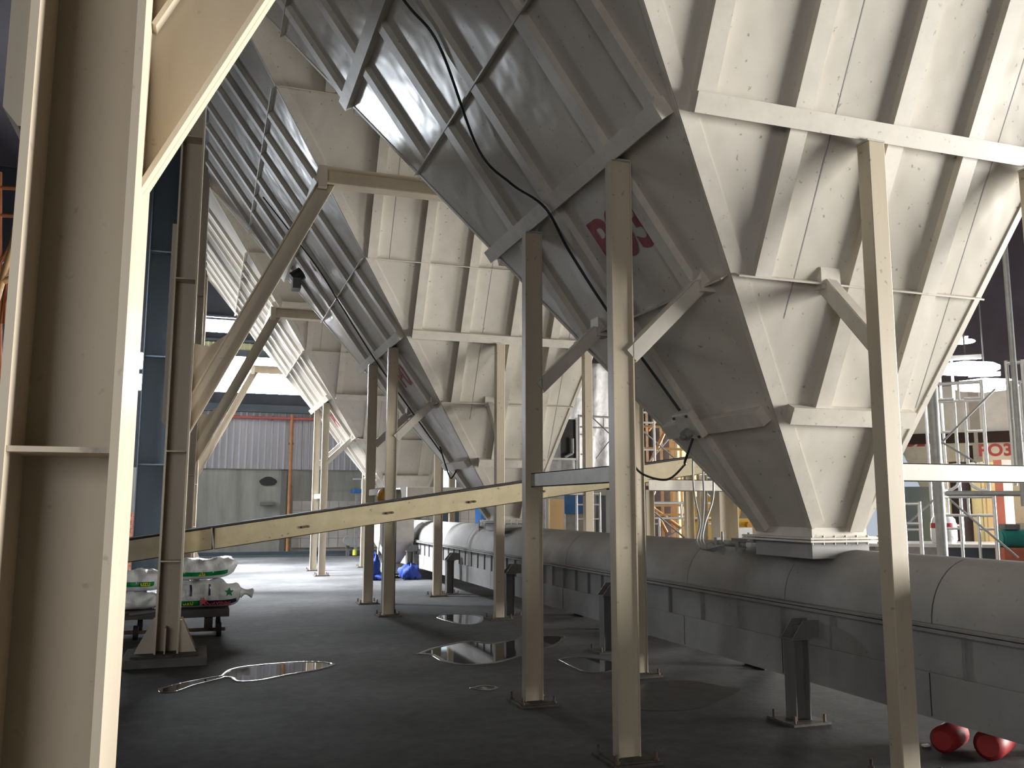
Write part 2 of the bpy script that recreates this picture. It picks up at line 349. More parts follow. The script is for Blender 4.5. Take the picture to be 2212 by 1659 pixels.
    # slide gate actuator beside the outlet
    g = MB().box(L0+0.02, R0-0.05, F0+0.12, F0+0.46, 1.28, 1.31).cyl((-0.22, F0+0.40, 1.25), (-0.22, F0+0.95, 1.25), 0.03, 10)
    g.box(-0.26, -0.18, F0+0.50, F0+0.55, 1.20, 1.30).box(-0.26, -0.18, F0+0.86, F0+0.91, 1.20, 1.30).cyl((-0.30, F0+0.7, 1.15), (-0.30, F0+0.7, 1.36), 0.010, 6)
    g.build('slide_gate_actuator', M['dustyrib'], r)
    return r
H = [make_hopper()]
H.append(copy_tree(H[0])); H[1].location = (XC, YC+P, 0)
H.append(copy_tree(H[0])); H[2].location = (XC, YC+2*P, 0)
tag(H[0], 'nearest huge cream steel hopper marked P03 on its shaded left face', 'hopper')
tag(H[1], 'middle cream steel hopper, partly hidden behind the one marked P03', 'hopper')
tag(H[2], 'farthest and smallest cream steel hopper near the corrugated back wall', 'hopper')
# code painted on the left face of each hopper
for k, txt in enumerate(('P03', 'P02', 'P01')):
    zc = 3.64; y0 = 5.88-YC; p = Vector((Lf(zc), y0, zc)) + nL*0.004
    upv = Vector((-0.7218, 0, 1)).normalized(); rv = Vector((0, -1, 0))
    t_ = text_mesh(txt, 0.55, 0.002, 'painted_code', M['red'], H[k], basis(rv, upv, p), bold=0.014, spacing=0.98)
    t_['label'] = 'faded red painted characters ' + txt

# access plate and cable box on the lower left face of the nearest hopper
jb = thing('vibrator_box', 'square bolted plate box on lower left face of hopper P03', 'junction box')
pz = 2.33; pc = Vector((XC+Lf(pz), 6.42, pz)) + nL*0.08
MB().bar(pc+Vector((0, -0.13, 0)), pc+Vector((0, 0.13, 0)), nL, 0.25, 0.07).build('plate', M['creambar'], jb, 0.01)
bl = MB()
for sy in (-1, 1):
    for s2 in (-1, 1):
        q = pc + Vector((0, sy*0.10, 0)) + nL.cross(Vector((0, 1, 0)))*s2*0.10; bl.cyl(q+nL*0.06, q+nL*0.085, 0.012, 6)
bl.build('bolt', M['plate'], jb)
bl2 = MB(); q = pc + Vector((0, -0.02, -0.05)); bl2.cyl(q+nL*0.06, q+nL*0.12, 0.045, 10).cyl(q+nL*0.1, q+nL*0.15, 0.025, 8); bl2.build('cable_gland', M['dustyrib'], jb)

# ------------------------------------------------------------------ support posts
def hsec(mb, x, y, z0, z1, wx, dy, t=0.009, tw=0.007, wo=0.0):
    mb.box(x-wx/2, x-wx/2+t, y-dy/2, y+dy/2, z0, z1).box(x+wx/2-t, x+wx/2, y-dy/2, y+dy/2, z0, z1).box(x-wx/2+t, x+wx/2-t, y-tw/2+wo, y+tw/2+wo, z0, z1)
    return mb
def make_post(h, base=0.17):
    r = thing('support_post', '', 'post')
    hsec(MB(), 0, 0, 0.0, h, 0.155, 0.09, 0.009, 0.007, -0.028).build('post_shaft', M['post'], r)
    pl_ = MB().box(-base, base, -base, base, 0, 0.018).box(-base+.03, base-.03, -base+.02, base-.05, 0.018, 0.026); pl_.build('base_plate', M['plate'], r)
    for sx in (-1, 1):
        for sy in (-1, 1):
            MB().cyl((sx*(base-.035), sy*(base-.035), 0.015), (sx*(base-.035), sy*(base-.035), 0.075), 0.010, 6).cyl((sx*(base-.035), sy*(base-.035), 0.018), (sx*(base-.035), sy*(base-.035), 0.036), 0.019, 6).build('anchor_bolt', M['rust'], r)
    MB().box(-0.07, 0.07, -0.055, 0.055, h, h+0.012).build('cap_plate', M['creambar'], r)
    return r
tall = make_post(3.96)
bpost = copy_tree(tall)
for ch in list(bpost.children):
    if ch.name.startswith('post_shaft'): bpy.data.objects.remove(ch)
MB().box(-0.065, 0.065, -0.055, 0.055, 0, 3.96).build('post_shaft', M['post'], bpost, 0.006)
XLp, Yna, Yfa, XN1, XN2 = 2.615, YC-0.86, YC+0.86, 4.045, 5.45
Yn, Yf = YC-1.70, YC+1.67
names = {0: 'hopper P03', 1: 'the middle hopper', 2: 'the farthest hopper'}
post_desc = [
 (XLp, Yna, 'front left post carrying {}, under its shaded left face'),
 (XLp, Yfa, 'rear left post carrying {}, under its shaded left face'),
 (XN1, Yn, 'post before the front face of {}, left of the pair'),
 (XN2, Yn, 'post before the front face of {}, right of the pair'),
 (XN1-0.05, Yf, 'post behind {}, left of its rear pair'),
 (XN2, Yf, 'post behind {}, right of its rear pair'),
]
slots = [(k, j) for k in range(3) for j in range(6) if not (k == 2 and j == 5)]
posts = {}
used = {0: False, 1: False}
for (k, j) in slots:                       # copy every post before any brace is added
    t_ = 1 if j in (2, 3) else 0; src = bpost if t_ else tall
    posts[(k, j)] = copy_tree(src) if used[t_] else src; used[t_] = True
for k in range(3):
    for j, (x, y, d_) in enumerate(post_desc):
        if (k, j) not in posts: continue
        o = posts[(k, j)]
        o.location = (x, y+k*P, 0); tag(o, 'cream ' + d_.format(names[k]), 'post', 'cream steel posts under the hoppers')
        # diagonal brace from the post up to the hopper rib
        br = MB()
        if j in (0, 1):
            a = Vector((0.06, 0, 2.60)); b_ = Vector((XC+Lf(3.15)-x-0.05, 0, 3.13)); nn = Vector((0, 1, 0))
        elif j == 2:
            a = Vector((0, 0.03, 2.62)); b_ = Vector((0, YC+Nf(3.12)-y-0.03, 3.12)); nn = Vector((1, 0, 0))
        else: continue
        dd = (b_-a).normalized(); tt = nn.cross(dd)
        br.bar(a-nn*0.045, b_-nn*0.045, nn, 0.10, 0.008)
        br.bar(a-tt*0.05-nn*0.045, b_-tt*0.05-nn*0.045, tt, 0.007, 0.001).bar(a+tt*0.0505+nn*0.004, b_+tt*0.0505+nn*0.004, tt, 0.08, 0.006).bar(a-tt*0.0505+nn*0.004, b_-tt*0.0505+nn*0.004, -tt, 0.08, 0.006)
        br.build('diagonal_brace', M['creambar'], o)
        bx = MB()
        if j in (0, 1): bx.box(b_.x-0.02, b_.x+0.14, -0.08, 0.08, 3.08, 3.26)
        else: bx.box(-0.08, 0.08, b_.y-0.04, b_.y+0.12, 3.09, 3.24)
        bx.build('bracket', M['creambar'], o)
# tie beams between the posts
def tie(p, q, label, open_dir):
    mb = MB(); p, q = Vector(p), Vector(q); n = Vector(open_dir)
    mb.bar(p, q, n, 0.115, 0.008)
    for s in (-1, 1): mb.bar(p+Vector((0, 0, s*0.0545)), q+Vector((0, 0, s*0.0545)), n, 0.007, 0.055)
    o = mb.build('tie_beam', M['creambar']); return tag(o, label, 'beam', 'tie beams between hopper posts')
for k in range(3):
    n_ = names[k]
    tie((XLp-0.03, Yna+k*P+0.05, 1.81), (XLp-0.03, Yfa+k*P-0.05, 1.81), f'short horizontal tie beam between the two left posts of {n_}', (1, 0, 0))
    tie((XN1+0.075, Yn+k*P-0.04, 1.81), (XN2-0.075, Yn+k*P-0.04, 1.81), f'horizontal tie beam between the two front posts of {n_}', (0, 1, 0))
    if k < 2: tie((XN1+0.075, Yf+k*P-0.04, 1.80), (XN2-0.075, Yf+k*P-0.04, 1.80), f'horizontal tie beam between the two rear posts of {n_}', (0, 1, 0))
# extension of the front tie to the right, out of the picture
o = MB().bar((XN2+0.075, Yn-0.04, 1.81), (XN2+1.6, Yn-0.04, 1.81), (0, 1, 0), 0.115, 0.05).build('tie_beam', M['creambar'])
tag(o, 'bright horizontal beam running right from the right front post of hopper P03', 'beam')

# ------------------------------------------------------------------ main columns with knee braces
YCOL = 2.29
def make_column(levels=(1.02, 2.15, 4.0, 5.6)):
    r = thing('steel_column', '', 'column', (0, YCOL, 0))
    x0, x1, dy, t = -0.412, -0.178, 0.44, 0.018
    MB().box(x0, x0+t, -dy/2, dy/2, 0.10, 8.6).box(x1-t, x1, -dy/2, dy/2, 0.10, 8.6).box(x0+t, x1-t, -0.006, 0.006, 0.10, 8.6).build('column_shaft', M['column'], r)
    for z in levels:
        for s in (-1, 1): MB().box(x0+t, x1-t, min(s*0.006, s*(dy/2-0.01)), max(s*0.006, s*(dy/2-0.01)), z, z+0.012).build('stiffener_plate', M['column'], r)
    # base plate with flared gussets on a concrete pad
    MB().box(-0.62, 0.02, -0.32, 0.32, 0.085, 0.105).build('base_plate', M['plate'], r)
    for y in (-0.12, 0.12):
        MB().prism([(x1, y-0.006, 0.105), (x1+0.17, y-0.006, 0.105), (x1+0.025, y-0.006, 0.43), (x1, y-0.006, 0.43)], (0, 0.012, 0)).build('base_gusset', M['column'], r)
        MB().prism([(x0, y-0.006, 0.105), (x0-0.19, y-0.006, 0.105), (x0-0.025, y-0.006, 0.43), (x0, y-0.006, 0.43)], (0, 0.012, 0)).build('base_gusset', M['column'], r)
    for s in (-1, 1): MB().box(-0.316, -0.304, s*0.007 if s > 0 else -dy/2, dy/2 if s > 0 else -0.007, 0.105, 0.36).build('base_stiffener', M['column'], r)
    # knee brace: I-section rising to the valley beam
    a = Vector((x1, 0, 2.36)); b_ = Vector((1.28, 0, 5.31)); d = (b_-a).normalized(); n = Vector((d.z, 0, -d.x))  # n points down-right
    kb = MB(); W = 0.19; fwid = 0.10
    def quad_bar(p, q, y0, y1, off0, off1):
        kb.prism([p+n*off0, q+n*off0, q+n*off1, p+n*off1], (0, y1-y0, 0)) if False else kb.hexa([Vector((v.x, y0, v.z)) for v in (p+n*off0, q+n*off0, q+n*off1, p+n*off1)], [Vector((v.x, y1, v.z)) for v in (p+n*off0, q+n*off0, q+n*off1, p+n*off1)])
    p2 = a + d*0.0
    # lower flange starts at the column face, upper flange higher up
    sx = (0+W*n.x)/d.x if d.x else 0
    quad_bar(a, b_, -fwid/2, fwid/2, -0.012, 0)
    pu = a - n*W; s_ = (x1 - pu.x)/d.x; pu = pu + d*s_; qu = b_ - n*W
    kb.hexa([Vector((v.x, -fwid/2, v.z)) for v in (pu, qu, qu+n*0.012, pu+n*0.012)], [Vector((v.x, fwid/2, v.z)) for v in (pu, qu, qu+n*0.012, pu+n*0.012)])
    kb.hexa([Vector((v.x, -0.005, v.z)) for v in (a, b_, qu, pu)], [Vector((v.x, 0.005, v.z)) for v in (a, b_, qu, pu)])
    kb.build('knee_brace', M['column'], r)
    g = pu + d*0.75
    MB().prism([(x1, -0.006, pu.z), (g.x, -0.006, g.z), (g.x-0.18, -0.006, 3.32), (x1, -0.006, 3.34)], (0, 0.012, 0)).build('gusset_plate', M['column'], r)
    # valley beam between two hoppers
    vb = MB().box(1.18, 4.9, -0.10, 0.10, 5.30, 5.315).box(1.18, 4.9, -0.10, 0.10, 5.48, 5.495).box(1.18, 4.9, -0.006, 0.006, 5.315, 5.48).box(1.08, 1.18, -0.11, 0.11, 5.24, 5.50)
    vb.build('valley_beam', M['column'], r)
    # haunch on the far side of the column
    MB().prism([(x0, -0.20, 2.42), (x0-0.01, -0.20, 2.42), (x0-0.042, -0.20, 2.46), (x0-0.042, -0.20, 4.6), (x0, -0.20, 4.6)], (0, 0.40, 0)).build('side_haunch', M['column'], r)
    return r
c0 = make_column((1.71, 4.6)); c1 = make_column(); tag(c0, 'big steel column filling the left edge of the view, knee brace at top', 'column', 'main steel columns')
for k, lab in ((1, 'steel column with flared base plates beside the sack cart'), (2, 'steel column with knee brace standing beyond the sack cart'), (3, 'farthest steel column close to the back wall, with knee brace')):
    o = c1 if k == 1 else copy_tree(c1); o.location = (0.0, YCOL+k*P, 0); tag(o, lab, 'column', 'main steel columns')
for k, lab in ((0, 'concrete pad under the nearest steel column'), (1, 'low concrete pad under the column beside the sack cart'), (2, 'concrete pad under the column beyond the sack cart'), (3, 'concrete pad under the farthest steel column')):
    o = MB().box(-0.70, 0.10, YCOL+k*P-0.40, YCOL+k*P+0.40, 0, 0.085).build('concrete_pad', mat('pad_concrete_%d' % k, (0.16, 0.15, 0.14), 0.8, noise=0.3, nscale=6), None, 0.01); tag(o, lab, 'pad', 'concrete pads under the columns')

# ------------------------------------------------------------------ drag conveyor
cv = thing('drag_conveyor', 'long dusty conveyor with rounded cover running under the hopper outlets', 'conveyor', (0, 0, 0))
XW0, XW1, Y0, Y1 = 4.50, 5.34, 1.6, 22.4
xm, rad, zf = (XW0+XW1)/2, (XW1-XW0)/2-0.03, 0.84
prof = [(xm-rad*math.cos(PI*i/24), zf+0.415*math.sin(PI*i/24)) for i in range(25)]
seg = 1.56
ys = []; y = Y0
while y < Y1-0.01: ys.append((y, min(y+seg, Y1))); y += seg
for (a, b_) in ys:
    mb = MB(); vs = []; n = len(prof)
    for yy in (a+0.006, b_-0.006):
        for (x, z) in prof: vs.append((x, yy, z))
    for yy in (a+0.006, b_-0.006):
        for (x, z) in prof: vs.append((xm+(x-xm)*0.975, yy, zf+(z-zf)*0.975))
    fs = [(i, i+1, n+i+1, n+i) for i in range(n-1)] + [(2*n+i, 3*n+i, 3*n+i+1, 2*n+i+1) for i in range(n-1)]
    mb.add(vs, fs, True); mb.add(vs, [(i, 2*n+i, 2*n+i+1, i+1) for i in range(n-1)] + [(n+i, n+i+1, 3*n+i+1, 3*n+i) for i in range(n-1)])
    mb.build('cover', M['dusty'], cv)
sm = MB(); n = len(prof); vs = []
for yy in (Y0+0.02, Y1-0.02):
    for (x, z) in prof: vs.append((xm+(x-xm)*0.985, yy, zf+(z-zf)*0.985))
sm.add(vs, [(i, i+1, n+i+1, n+i) for i in range(n-1)], True).build('cover_lining', M['seam'], cv)
MB().box(XW0-0.045, XW0+0.02, Y0, Y1, 0.825, 0.84).box(XW0-0.045, XW0+0.02, Y0, Y1, 0.795, 0.818).box(XW1-0.02, XW1+0.045, Y0, Y1, 0.795, 0.84).build('flange', M['dustyrib'], cv)
MB().box(XW0+0.012, XW0+0.02, Y0, Y1, 0.50, 0.80).box(XW1-0.02, XW1-0.012, Y0, Y1, 0.27, 0.80).build('side_panel', M['dusty'], cv)
MB().box(XW0-0.012, XW0+0.004, Y0, Y1, 0.262, 0.535).box(XW0-0.012, XW1, Y0, Y1, 0.25, 0.262).build('lower_skirt', M['dusty'], cv)
sk = MB()
for (a, b_) in ys: sk.box(XW0-0.0135, XW0-0.0118, b_-0.004, b_+0.004, 0.262, 0.533)
sk.build('skirt_joint', M['seam'], cv)
yy = Y0+0.35; i = 0
while yy < Y1:
    MB().box(XW0-0.012, XW0+0.012, yy-0.005, yy+0.005, 0.53, 0.797).build('side_stiffener', M['dustyrib'], cv); yy += 0.39 if yy > 9 else 0.62; i += 1
MB().box(XW0, XW1, Y1, Y1+0.02, 0.25, 1.25).build('end_plate', M['dusty'], cv)
# short stub posts with gusset heads beside the conveyor
def make_stub():
    r = thing('stub_post', '', 'post')
    hsec(MB(), 0, 0, 0.015, 0.60, 0.13, 0.13, 0.008, 0.006).build('shaft', M['stub'], r)
    MB().box(-0.165, 0.165, -0.165, 0.165, 0, 0.016).build('base_plate', M['plate'], r)
    MB().box(-0.085, 0.085, -0.085, 0.085, 0.60, 0.612).prism([(-0.08, -0.075, 0.612), (0.16, -0.075, 0.612), (0.16, -0.075, 0.74), (0.02, -0.075, 0.74)], (0, 0.01, 0)).prism([(-0.08, 0.065, 0.612), (0.16, 0.065, 0.612), (0.16, 0.065, 0.74), (0.02, 0.065, 0.74)], (0, 0.01, 0)).box(0.02, 0.16, -0.07, 0.07, 0.612, 0.70).build('gusset_head', M['stub'], r)
    for sx in (-1, 1):
        for sy in (-1, 1): MB().cyl((sx*0.13, sy*0.13, 0.014), (sx*0.13, sy*0.13, 0.07), 0.010, 6).build('anchor_bolt', M['rust'], r)
    return r
s0 = make_stub()
labs = ['nearest dark stub post with gusset head beside the conveyor', 'dark stub post beside the conveyor, second from the camera', 'dark stub post beside the conveyor, third from the camera', 'dark stub post beside the conveyor, fourth from the camera', 'farthest dark stub post beside the conveyor, behind the small hopper']
for k in range(5):
    o = s0 if k == 0 else copy_tree(s0)
    o.location = (4.30, 5.845+3.369*k, 0); tag(o, labs[k], 'post', 'stub posts along the conveyor')

# ------------------------------------------------------------------ inclined belt conveyor crossing in front of the far hoppers
ic = thing('inclined_conveyor', 'long yellowish inclined channel conveyor with dark belt crossing the hall', 'conveyor', (0, 0, 0))
def zc(x): return 1.105 + 0.1465*(x+0.77)
xa, xb, yi, dI = -2.3, 6.6, 10.55, Vector((1, 0, 0.1465)).normalized()
for y in (yi-0.15, yi+0.30):
    mb = MB(); o_ = Vector((0, 1, 0)) if y < yi else Vector((0, -1, 0))
    joints = [xa, 0.11, xb]
    for a, b_ in zip(joints[:-1], joints[1:]):
        p, q = Vector((a+0.01, y, zc(a))), Vector((b_-0.01, y, zc(b_)))
        mb.bar(p, q, o_, 0.235, 0.008)
        for s in (-1, 1):
            tt = Vector((-dI.z, 0, dI.x)); mb.bar(p+tt*s*0.114, q+tt*s*0.114, o_, 0.008, 0.07)
    mb.build('side_channel', M['beam'], ic)
for a in (0.10, 0.125): MB().bar((a, yi-0.22, zc(a)-0.0), (a, yi-0.14, zc(a)), (1, 0, 0), 0.24, 0.006).build('splice_plate', M['rust'], ic)
mb = MB(); tt = Vector((-dI.z, 0, dI.x)); mb.bar(Vector((xa, yi+0.075, zc(xa)))+tt*0.119, Vector((xb, yi+0.075, zc(xb)))+tt*0.119, tt, 0.47, 0.016); mb.build('belt', M['belt'], ic)
for (px, py) in ((660, 1138), (842, 1108), (1020, 1084), (1170, 1062)):
    p = atY(px, py, yi-0.15)
    bb = MB()
    for s in (-0.03, 0.03): bb.cyl((p.x+s, yi-0.18, p.z+s*0.14), (p.x+s, yi-0.145, p.z+s*0.14), 0.014, 8)
    bb.box(p.x-0.06, p.x-0.03, yi-0.165, yi-0.155, p.z-0.012, p.z+0.004).build('bolt_pair', M['rust'], ic)
for x in (5.50, 6.3, -1.8):
    for y in (yi-0.1, yi+0.25):
        hsec(MB(), x, y, 0, zc(x)-0.13, 0.12, 0.08).build('leg', M['post'], ic)
MB().box(5.1, 5.9, yi-0.2, yi+0.35, zc(5.4)-0.20, zc(5.4)-0.155).build('leg_crosspiece', M['brown'], ic)

# ------------------------------------------------------------------ cables
def sag(p, q, s, n=14):
    p, q = Vector(p), Vector(q); return [p.lerp(q, i/n) - Vector((0, 0, s*4*(i/n)*(1-i/n))) for i in range(n+1)]
def spline(pts, n=10):
    pts = [Vector(p) for p in pts]; out = []
    for i in range(len(pts)-1):
        p0 = pts[max(i-1, 0)]; p1 = pts[i]; p2 = pts[i+1]; p3 = pts[min(i+2, len(pts)-1)]
        for j in range(n):
            t = j/n; out.append(0.5*((2*p1)+(-p0+p2)*t+(2*p0-5*p1+4*p2-p3)*t*t+(-p0+3*p1-3*p2+p3)*t**3))
    out.append(pts[-1]); return out
def onL(y, z, k=0, h=0.13): return Vector((XC+Lf(z), y+k*P, z)) + nL*h
cp = [onL(6.5, 6.6), onL(6.60, 5.75, 0, 0.10), onL(6.55, 5.34, 0, 0.08), onL(6.96, 4.69, 0, 0.09), onL(6.80, 4.35, 0, 0.09), onL(6.47, 4.07, 0, 0.12), onL(6.58, 3.75, 0, 0.09), onL(6.59, 3.26, 0, 0.09), onL(6.52, 2.77, 0, 0.09), onL(6.46, 2.44, 0, 0.1)]
tag(MB().tube(spline(cp), 0.012, 8).build('power_cable', M['cable']), 'black cable running down the shaded left face of hopper P03', 'cable')
cp = [onL(6.5, 6.6, 1), onL(6.35, 5.5, 1, 0.08), onL(6.45, 4.9, 1, 0.08), onL(6.4, 4.07, 1, 0.13), onL(6.55, 3.4, 1, 0.08), onL(6.35, 2.5, 1, 0.1)]
tag(MB().tube(spline(cp), 0.012, 8).build('power_cable', M['cable']), 'black cable running down the left face of the middle hopper', 'cable')
p0 = Vector((XC+Lf(2.28), 6.38, 2.24)) + nL*0.16
pts = [p0, p0+Vector((0.01, 0.15, -0.18)), atY(1478, 1005, 7.2), atY(1440, 1036, 7.6), atY(1385, 1022, 7.75), atY(1360, 985, 7.80), atY(1345, 950, 7.80)]
tag(MB().tube(spline(pts), 0.011, 8).build('hanging_cable', M['cable']), 'black cable drooping from the plate box to the rear post', 'cable')
for i, (dx, lab) in enumerate(((0, 'left one of three thin grey hoses hanging to the slide gate'), (22, 'middle one of three thin grey hoses hanging to the slide gate'), (44, 'right one of three thin grey hoses hanging to the slide gate'))):
    Yh = 7.75
    pts = [atY(1497+dx, 948+i*20, Yh), atY(1497+dx, 1030, Yh), atY(1502+dx*0.85, 1080, Yh-0.05), atY(1512+dx*0.25, 1130, Yh-0.15), atY(1505+dx*0.3, 1168, 7.45), atY(1520+dx*0.4, 1186+i*2, 7.3), atY(1556+dx*0.2, 1178, 7.2)]
    tag(MB().tube(spline(pts), 0.010, 8).build('air_hose', M['galvd']), lab, 'hose', 'air hoses by the slide gate')
pts = [onL(6.2, 2.6, 1, 0.1), atY(968, 1022, 14.2), atY(975, 1033, 14.1), atY(985, 1018, 14.2)]
tag(MB().tube(spline(pts), 0.012, 8).build('hanging_cable', M['cable']), 'small cable loop hanging below the left face of the middle hopper', 'cable')
# clamp blob on far stiffener, dark junction near the knee brace
jo = thing('electric_motor', 'small dark motor fixed high on the left face of the middle hopper', 'motor')
pm = Vector((XC+Lf(5.6), YC+P+1.1, 5.6)) + nL*0.12
MB().cyl(pm, pm+nL*0.20, 0.11, 12).build('housing', M['cable'], jo); MB().box(pm.x-0.16, pm.x-0.02, pm.y-0.14, pm.y+0.14, pm.z-0.30, pm.z-0.12).build('terminal_box', M['stub'], jo)

# ------------------------------------------------------------------ puddles
def puddle(name, pts, label, rim=0.035, closed_mat='water', h=0.006):
    w_ = [atZ(x, y, 0.0) for (x, y) in pts]; loop = spline(w_+[w_[0]], 6)[:-1]
    cen = sum(loop, Vector())/len(loop)
    r = thing(name, label, 'puddle', (cen.x, cen.y, 0.0))
    n = len(loop); inn = []; dirs = []
    for i in range(n):
        t = (loop[(i+1) % n]-loop[i-1]).normalized(); nn = Vector((-t.y, t.x, 0))
        if (cen-loop[i]).dot(nn) < 0: nn = -nn
        dirs.append(nn)
    base = [Vector((p.x-cen.x, p.y-cen.y, 0)) for p in loop]
    MB().add([p+Vector((0, 0, 0.002)) for p in base], [tuple(range(n))]).build('water_surface', M[closed_mat], r)
    if rim:
        vs = []; K = 6
        for i in range(n):
            for k in range(K+1):
                a = PI*k/K; vs.append(base[i]-dirs[i]*math.cos(a)*rim/2 + Vector((0, 0, 0.002+h*math.sin(a))))
        fs = []
        for i in range(n):
            for k in range(K): a = i*(K+1)+k; b2 = ((i+1) % n)*(K+1)+k; fs.append((a, a+1, b2+1, b2))
        MB().add(vs, fs, True).build('wet_rim', M['waterrim'], r)
    return r
puddle('water_puddle', [(475, 1462), (500, 1446), (560, 1437), (660, 1430), (719, 1434), (690, 1446), (620, 1458), (560, 1470), (515, 1472), (500, 1464)], 'long narrow puddle on the floor right of the column with flared base', 0.05)
puddle('water_puddle', [(345, 1488), (400, 1475), (470, 1462), (480, 1465), (420, 1480), (380, 1494), (350, 1496)], 'thin trickle of water trailing left from the long narrow puddle', 0.03)
puddle('water_puddle', [(905, 1413), (940, 1400), (1010, 1386), (1065, 1390), (1130, 1378), (1200, 1373), (1217, 1380), (1195, 1396), (1150, 1408), (1100, 1424), (1060, 1433), (1000, 1436), (960, 1428), (935, 1415)], 'largest puddle with bright edges between the left posts of hopper P03', 0.06)
puddle('water_puddle', [(945, 1334), (958, 1328), (1000, 1327), (1040, 1332), (1035, 1345), (1005, 1350), (970, 1342)], 'small round puddle in front of the middle hopper posts', 0.045)
puddle('water_puddle', [(1205, 1424), (1250, 1420), (1320, 1428), (1338, 1442), (1300, 1453), (1260, 1450)], 'dark oval puddle just left of the front left post of hopper P03', 0.02)
puddle('water_puddle', [(1330, 1500), (1390, 1478), (1480, 1470), (1560, 1482), (1600, 1490), (1560, 1510), (1510, 1530), (1420, 1536), (1350, 1525)], 'broad dark damp patch right of the front left post of hopper P03', 0, 'damp')
puddle('water_puddle', [(1018, 1487), (1045, 1482), (1073, 1486), (1050, 1492)], 'tiny shiny puddle left of the rear left post of hopper P03', 0.04)

# ------------------------------------------------------------------ sack cart and sacks
Yk = 11.75
ct = thing('flatbed_cart', 'low dark flatbed cart loaded with white sacks', 'cart', (0, 0, 0))
MB().box(-1.15, 0.36, Yk, Yk+0.95, 0.235, 0.325).build('deck', M['darkwood'], ct, 0.005)
for x in (-0.95, -0.30, 0.12):
    MB().box(x-0.05, x+0.05, Yk+0.05, Yk+0.13, 0.10, 0.235).build('support_block', M['darkwood'], ct)
MB().box(-1.1, 0.32, Yk+0.06, Yk+0.10, 0.06, 0.10).build('axle_bar', M['rust'], ct)
for x in (-0.70, 0.245):
    for y in (Yk+0.02, Yk+0.80):
        wh = MB().cyl((x-0.028, y, 0.085), (x+0.028, y, 0.085), 0.085, 18).build('wheel', M['black'], ct)
        MB().cyl((x-0.032, y, 0.085), (x+0.032, y, 0.085), 0.03, 10).build('hub', M['rust'], wh)
MB().tube([(-0.78, Yk-0.02, 0.30), (-0.45, Yk-0.05, 0.34), (-0.36, Yk-0.03, 0.48), (-0.30, Yk-0.02, 0.52)], 0.02).build('handle', M['stub'], ct)
def sack(cx, cy, z0, lx, ly, hz, label, knot=0, lift=0.0, seed=0):
    r = thing('sack', label, 'sack', (cx, cy, z0), 0, 'white sacks on the cart')
    rnd = random.Random(seed); nx, nr = 22, 24; vs = []
    ph = [rnd.uniform(0, 6) for _ in range(5)]
    def prof_pt(u, a):
        e = (1-abs(u)**5)**0.5 if abs(u) < 1 else 0
        sy = ly/2*(0.35+0.65*e); sz = hz/2*(0.12+0.88*e)
        ca, sa = math.cos(a), math.sin(a)
        y = sy*math.copysign(abs(ca)**0.75, ca); z = sz*math.copysign(abs(sa)**0.7, sa)
        wv = 0.012*math.sin(7*u+3*a+ph[0])+0.008*math.sin(15*u-2*a+ph[1])+0.006*math.sin(23*u+5*a+ph[2])
        return Vector((u*lx/2+wv*0.3, y+wv*ca, hz/2+z+wv*abs(sa)*(1 if sa > 0 else 0)+lift*max(0, u)**2))
    for i in range(nx+1):
        u = -1+2*i/nx
        for k in range(nr): vs.append(prof_pt(u, 2*PI*k/nr))
    fs = [(i*nr+k, i*nr+(k+1) % nr, (i+1)*nr+(k+1) % nr, (i+1)*nr+k) for i in range(nx) for k in range(nr)]
    mb = MB().add(vs, fs, True); mb.add(vs[:nr], [tuple(reversed(range(nr)))]); mb.add(vs[-nr:], [tuple(range(nr))])
    mb.build('sack_body', M['bag'], r)
    def band(a0, a1, u0, u1, mt, nm, hh=0.004):
        v = []; nu, na = 16, 4
        for i in range(nu+1):
            for k in range(na+1):
                u = u0+(u1-u0)*i/nu; a = a0+(a1-a0)*k/na; p = prof_pt(u, a); c_ = Vector((p.x, 0, hz/2)); v.append(p+(p-c_).normalized()*hh)
        MB().add(v, [(i*(na+1)+k, i*(na+1)+k+1, (i+1)*(na+1)+k+1, (i+1)*(na+1)+k) for i in range(nu) for k in range(na)], True).build(nm, mt, r)
    def word(txt, u, a, size, mt, flip=True):
        p = prof_pt(u, a); c_ = Vector((p.x, 0, hz/2)); n = (p-c_).normalized(); xa = Vector((-1 if flip else 1, 0, 0)); ya = n.cross(xa)
        text_mesh(txt, size, 0.001, 'printed_word', mt, r, basis(xa, ya, p+n*0.009), bold=0.002)
    if knot:
        for s in (0.25, -0.25):
            MB().tube([(lx/2-0.02, s*ly*0.6, hz*0.5), (lx/2+0.03, s*ly*0.62, hz*0.52), (lx/2+0.07, s*ly*0.6, hz*0.5), (lx/2+0.13, s*ly*0.55, hz*0.46)], [0.07, 0.03, 0.028, 0.06], 9).build('tied_neck', M['bag'], r)
    return r, band, word
r, band, word = sack(0.02, Yk+0.33, 0.325, 0.98, 0.50, 0.34, 'largest white sack on the cart, at right with navy band and tied ends', 1, 0, 1)
band(3.40, 3.85, 0.05, 0.88, M['navy'], 'navy_band'); band(3.40, 3.85, -0.9, -0.02, M['green'], 'green_band')
word('nzn', -0.30, 3.62, 0.09, M['yellowink']); word('IMNSAWN', 0.42, 3.62, 0.06, M['pinkink'])
for u in (-0.28, 0.18): band(2.45, 3.15, u, u+0.045, M['navy'], 'navy_stripe')
for i in range(9): band(2.50, 3.12, -0.20+i*0.036, -0.196+i*0.036, M['navy'], 'fine_print_line')
star = MB(); 
def starpts(cx, cz, R_, yy):
    return [(cx+R_*(1 if i % 2 == 0 else 0.42)*math.sin(PI*i/5), yy, cz+R_*(1 if i % 2 == 0 else 0.42)*math.cos(PI*i/5)) for i in range(10)]
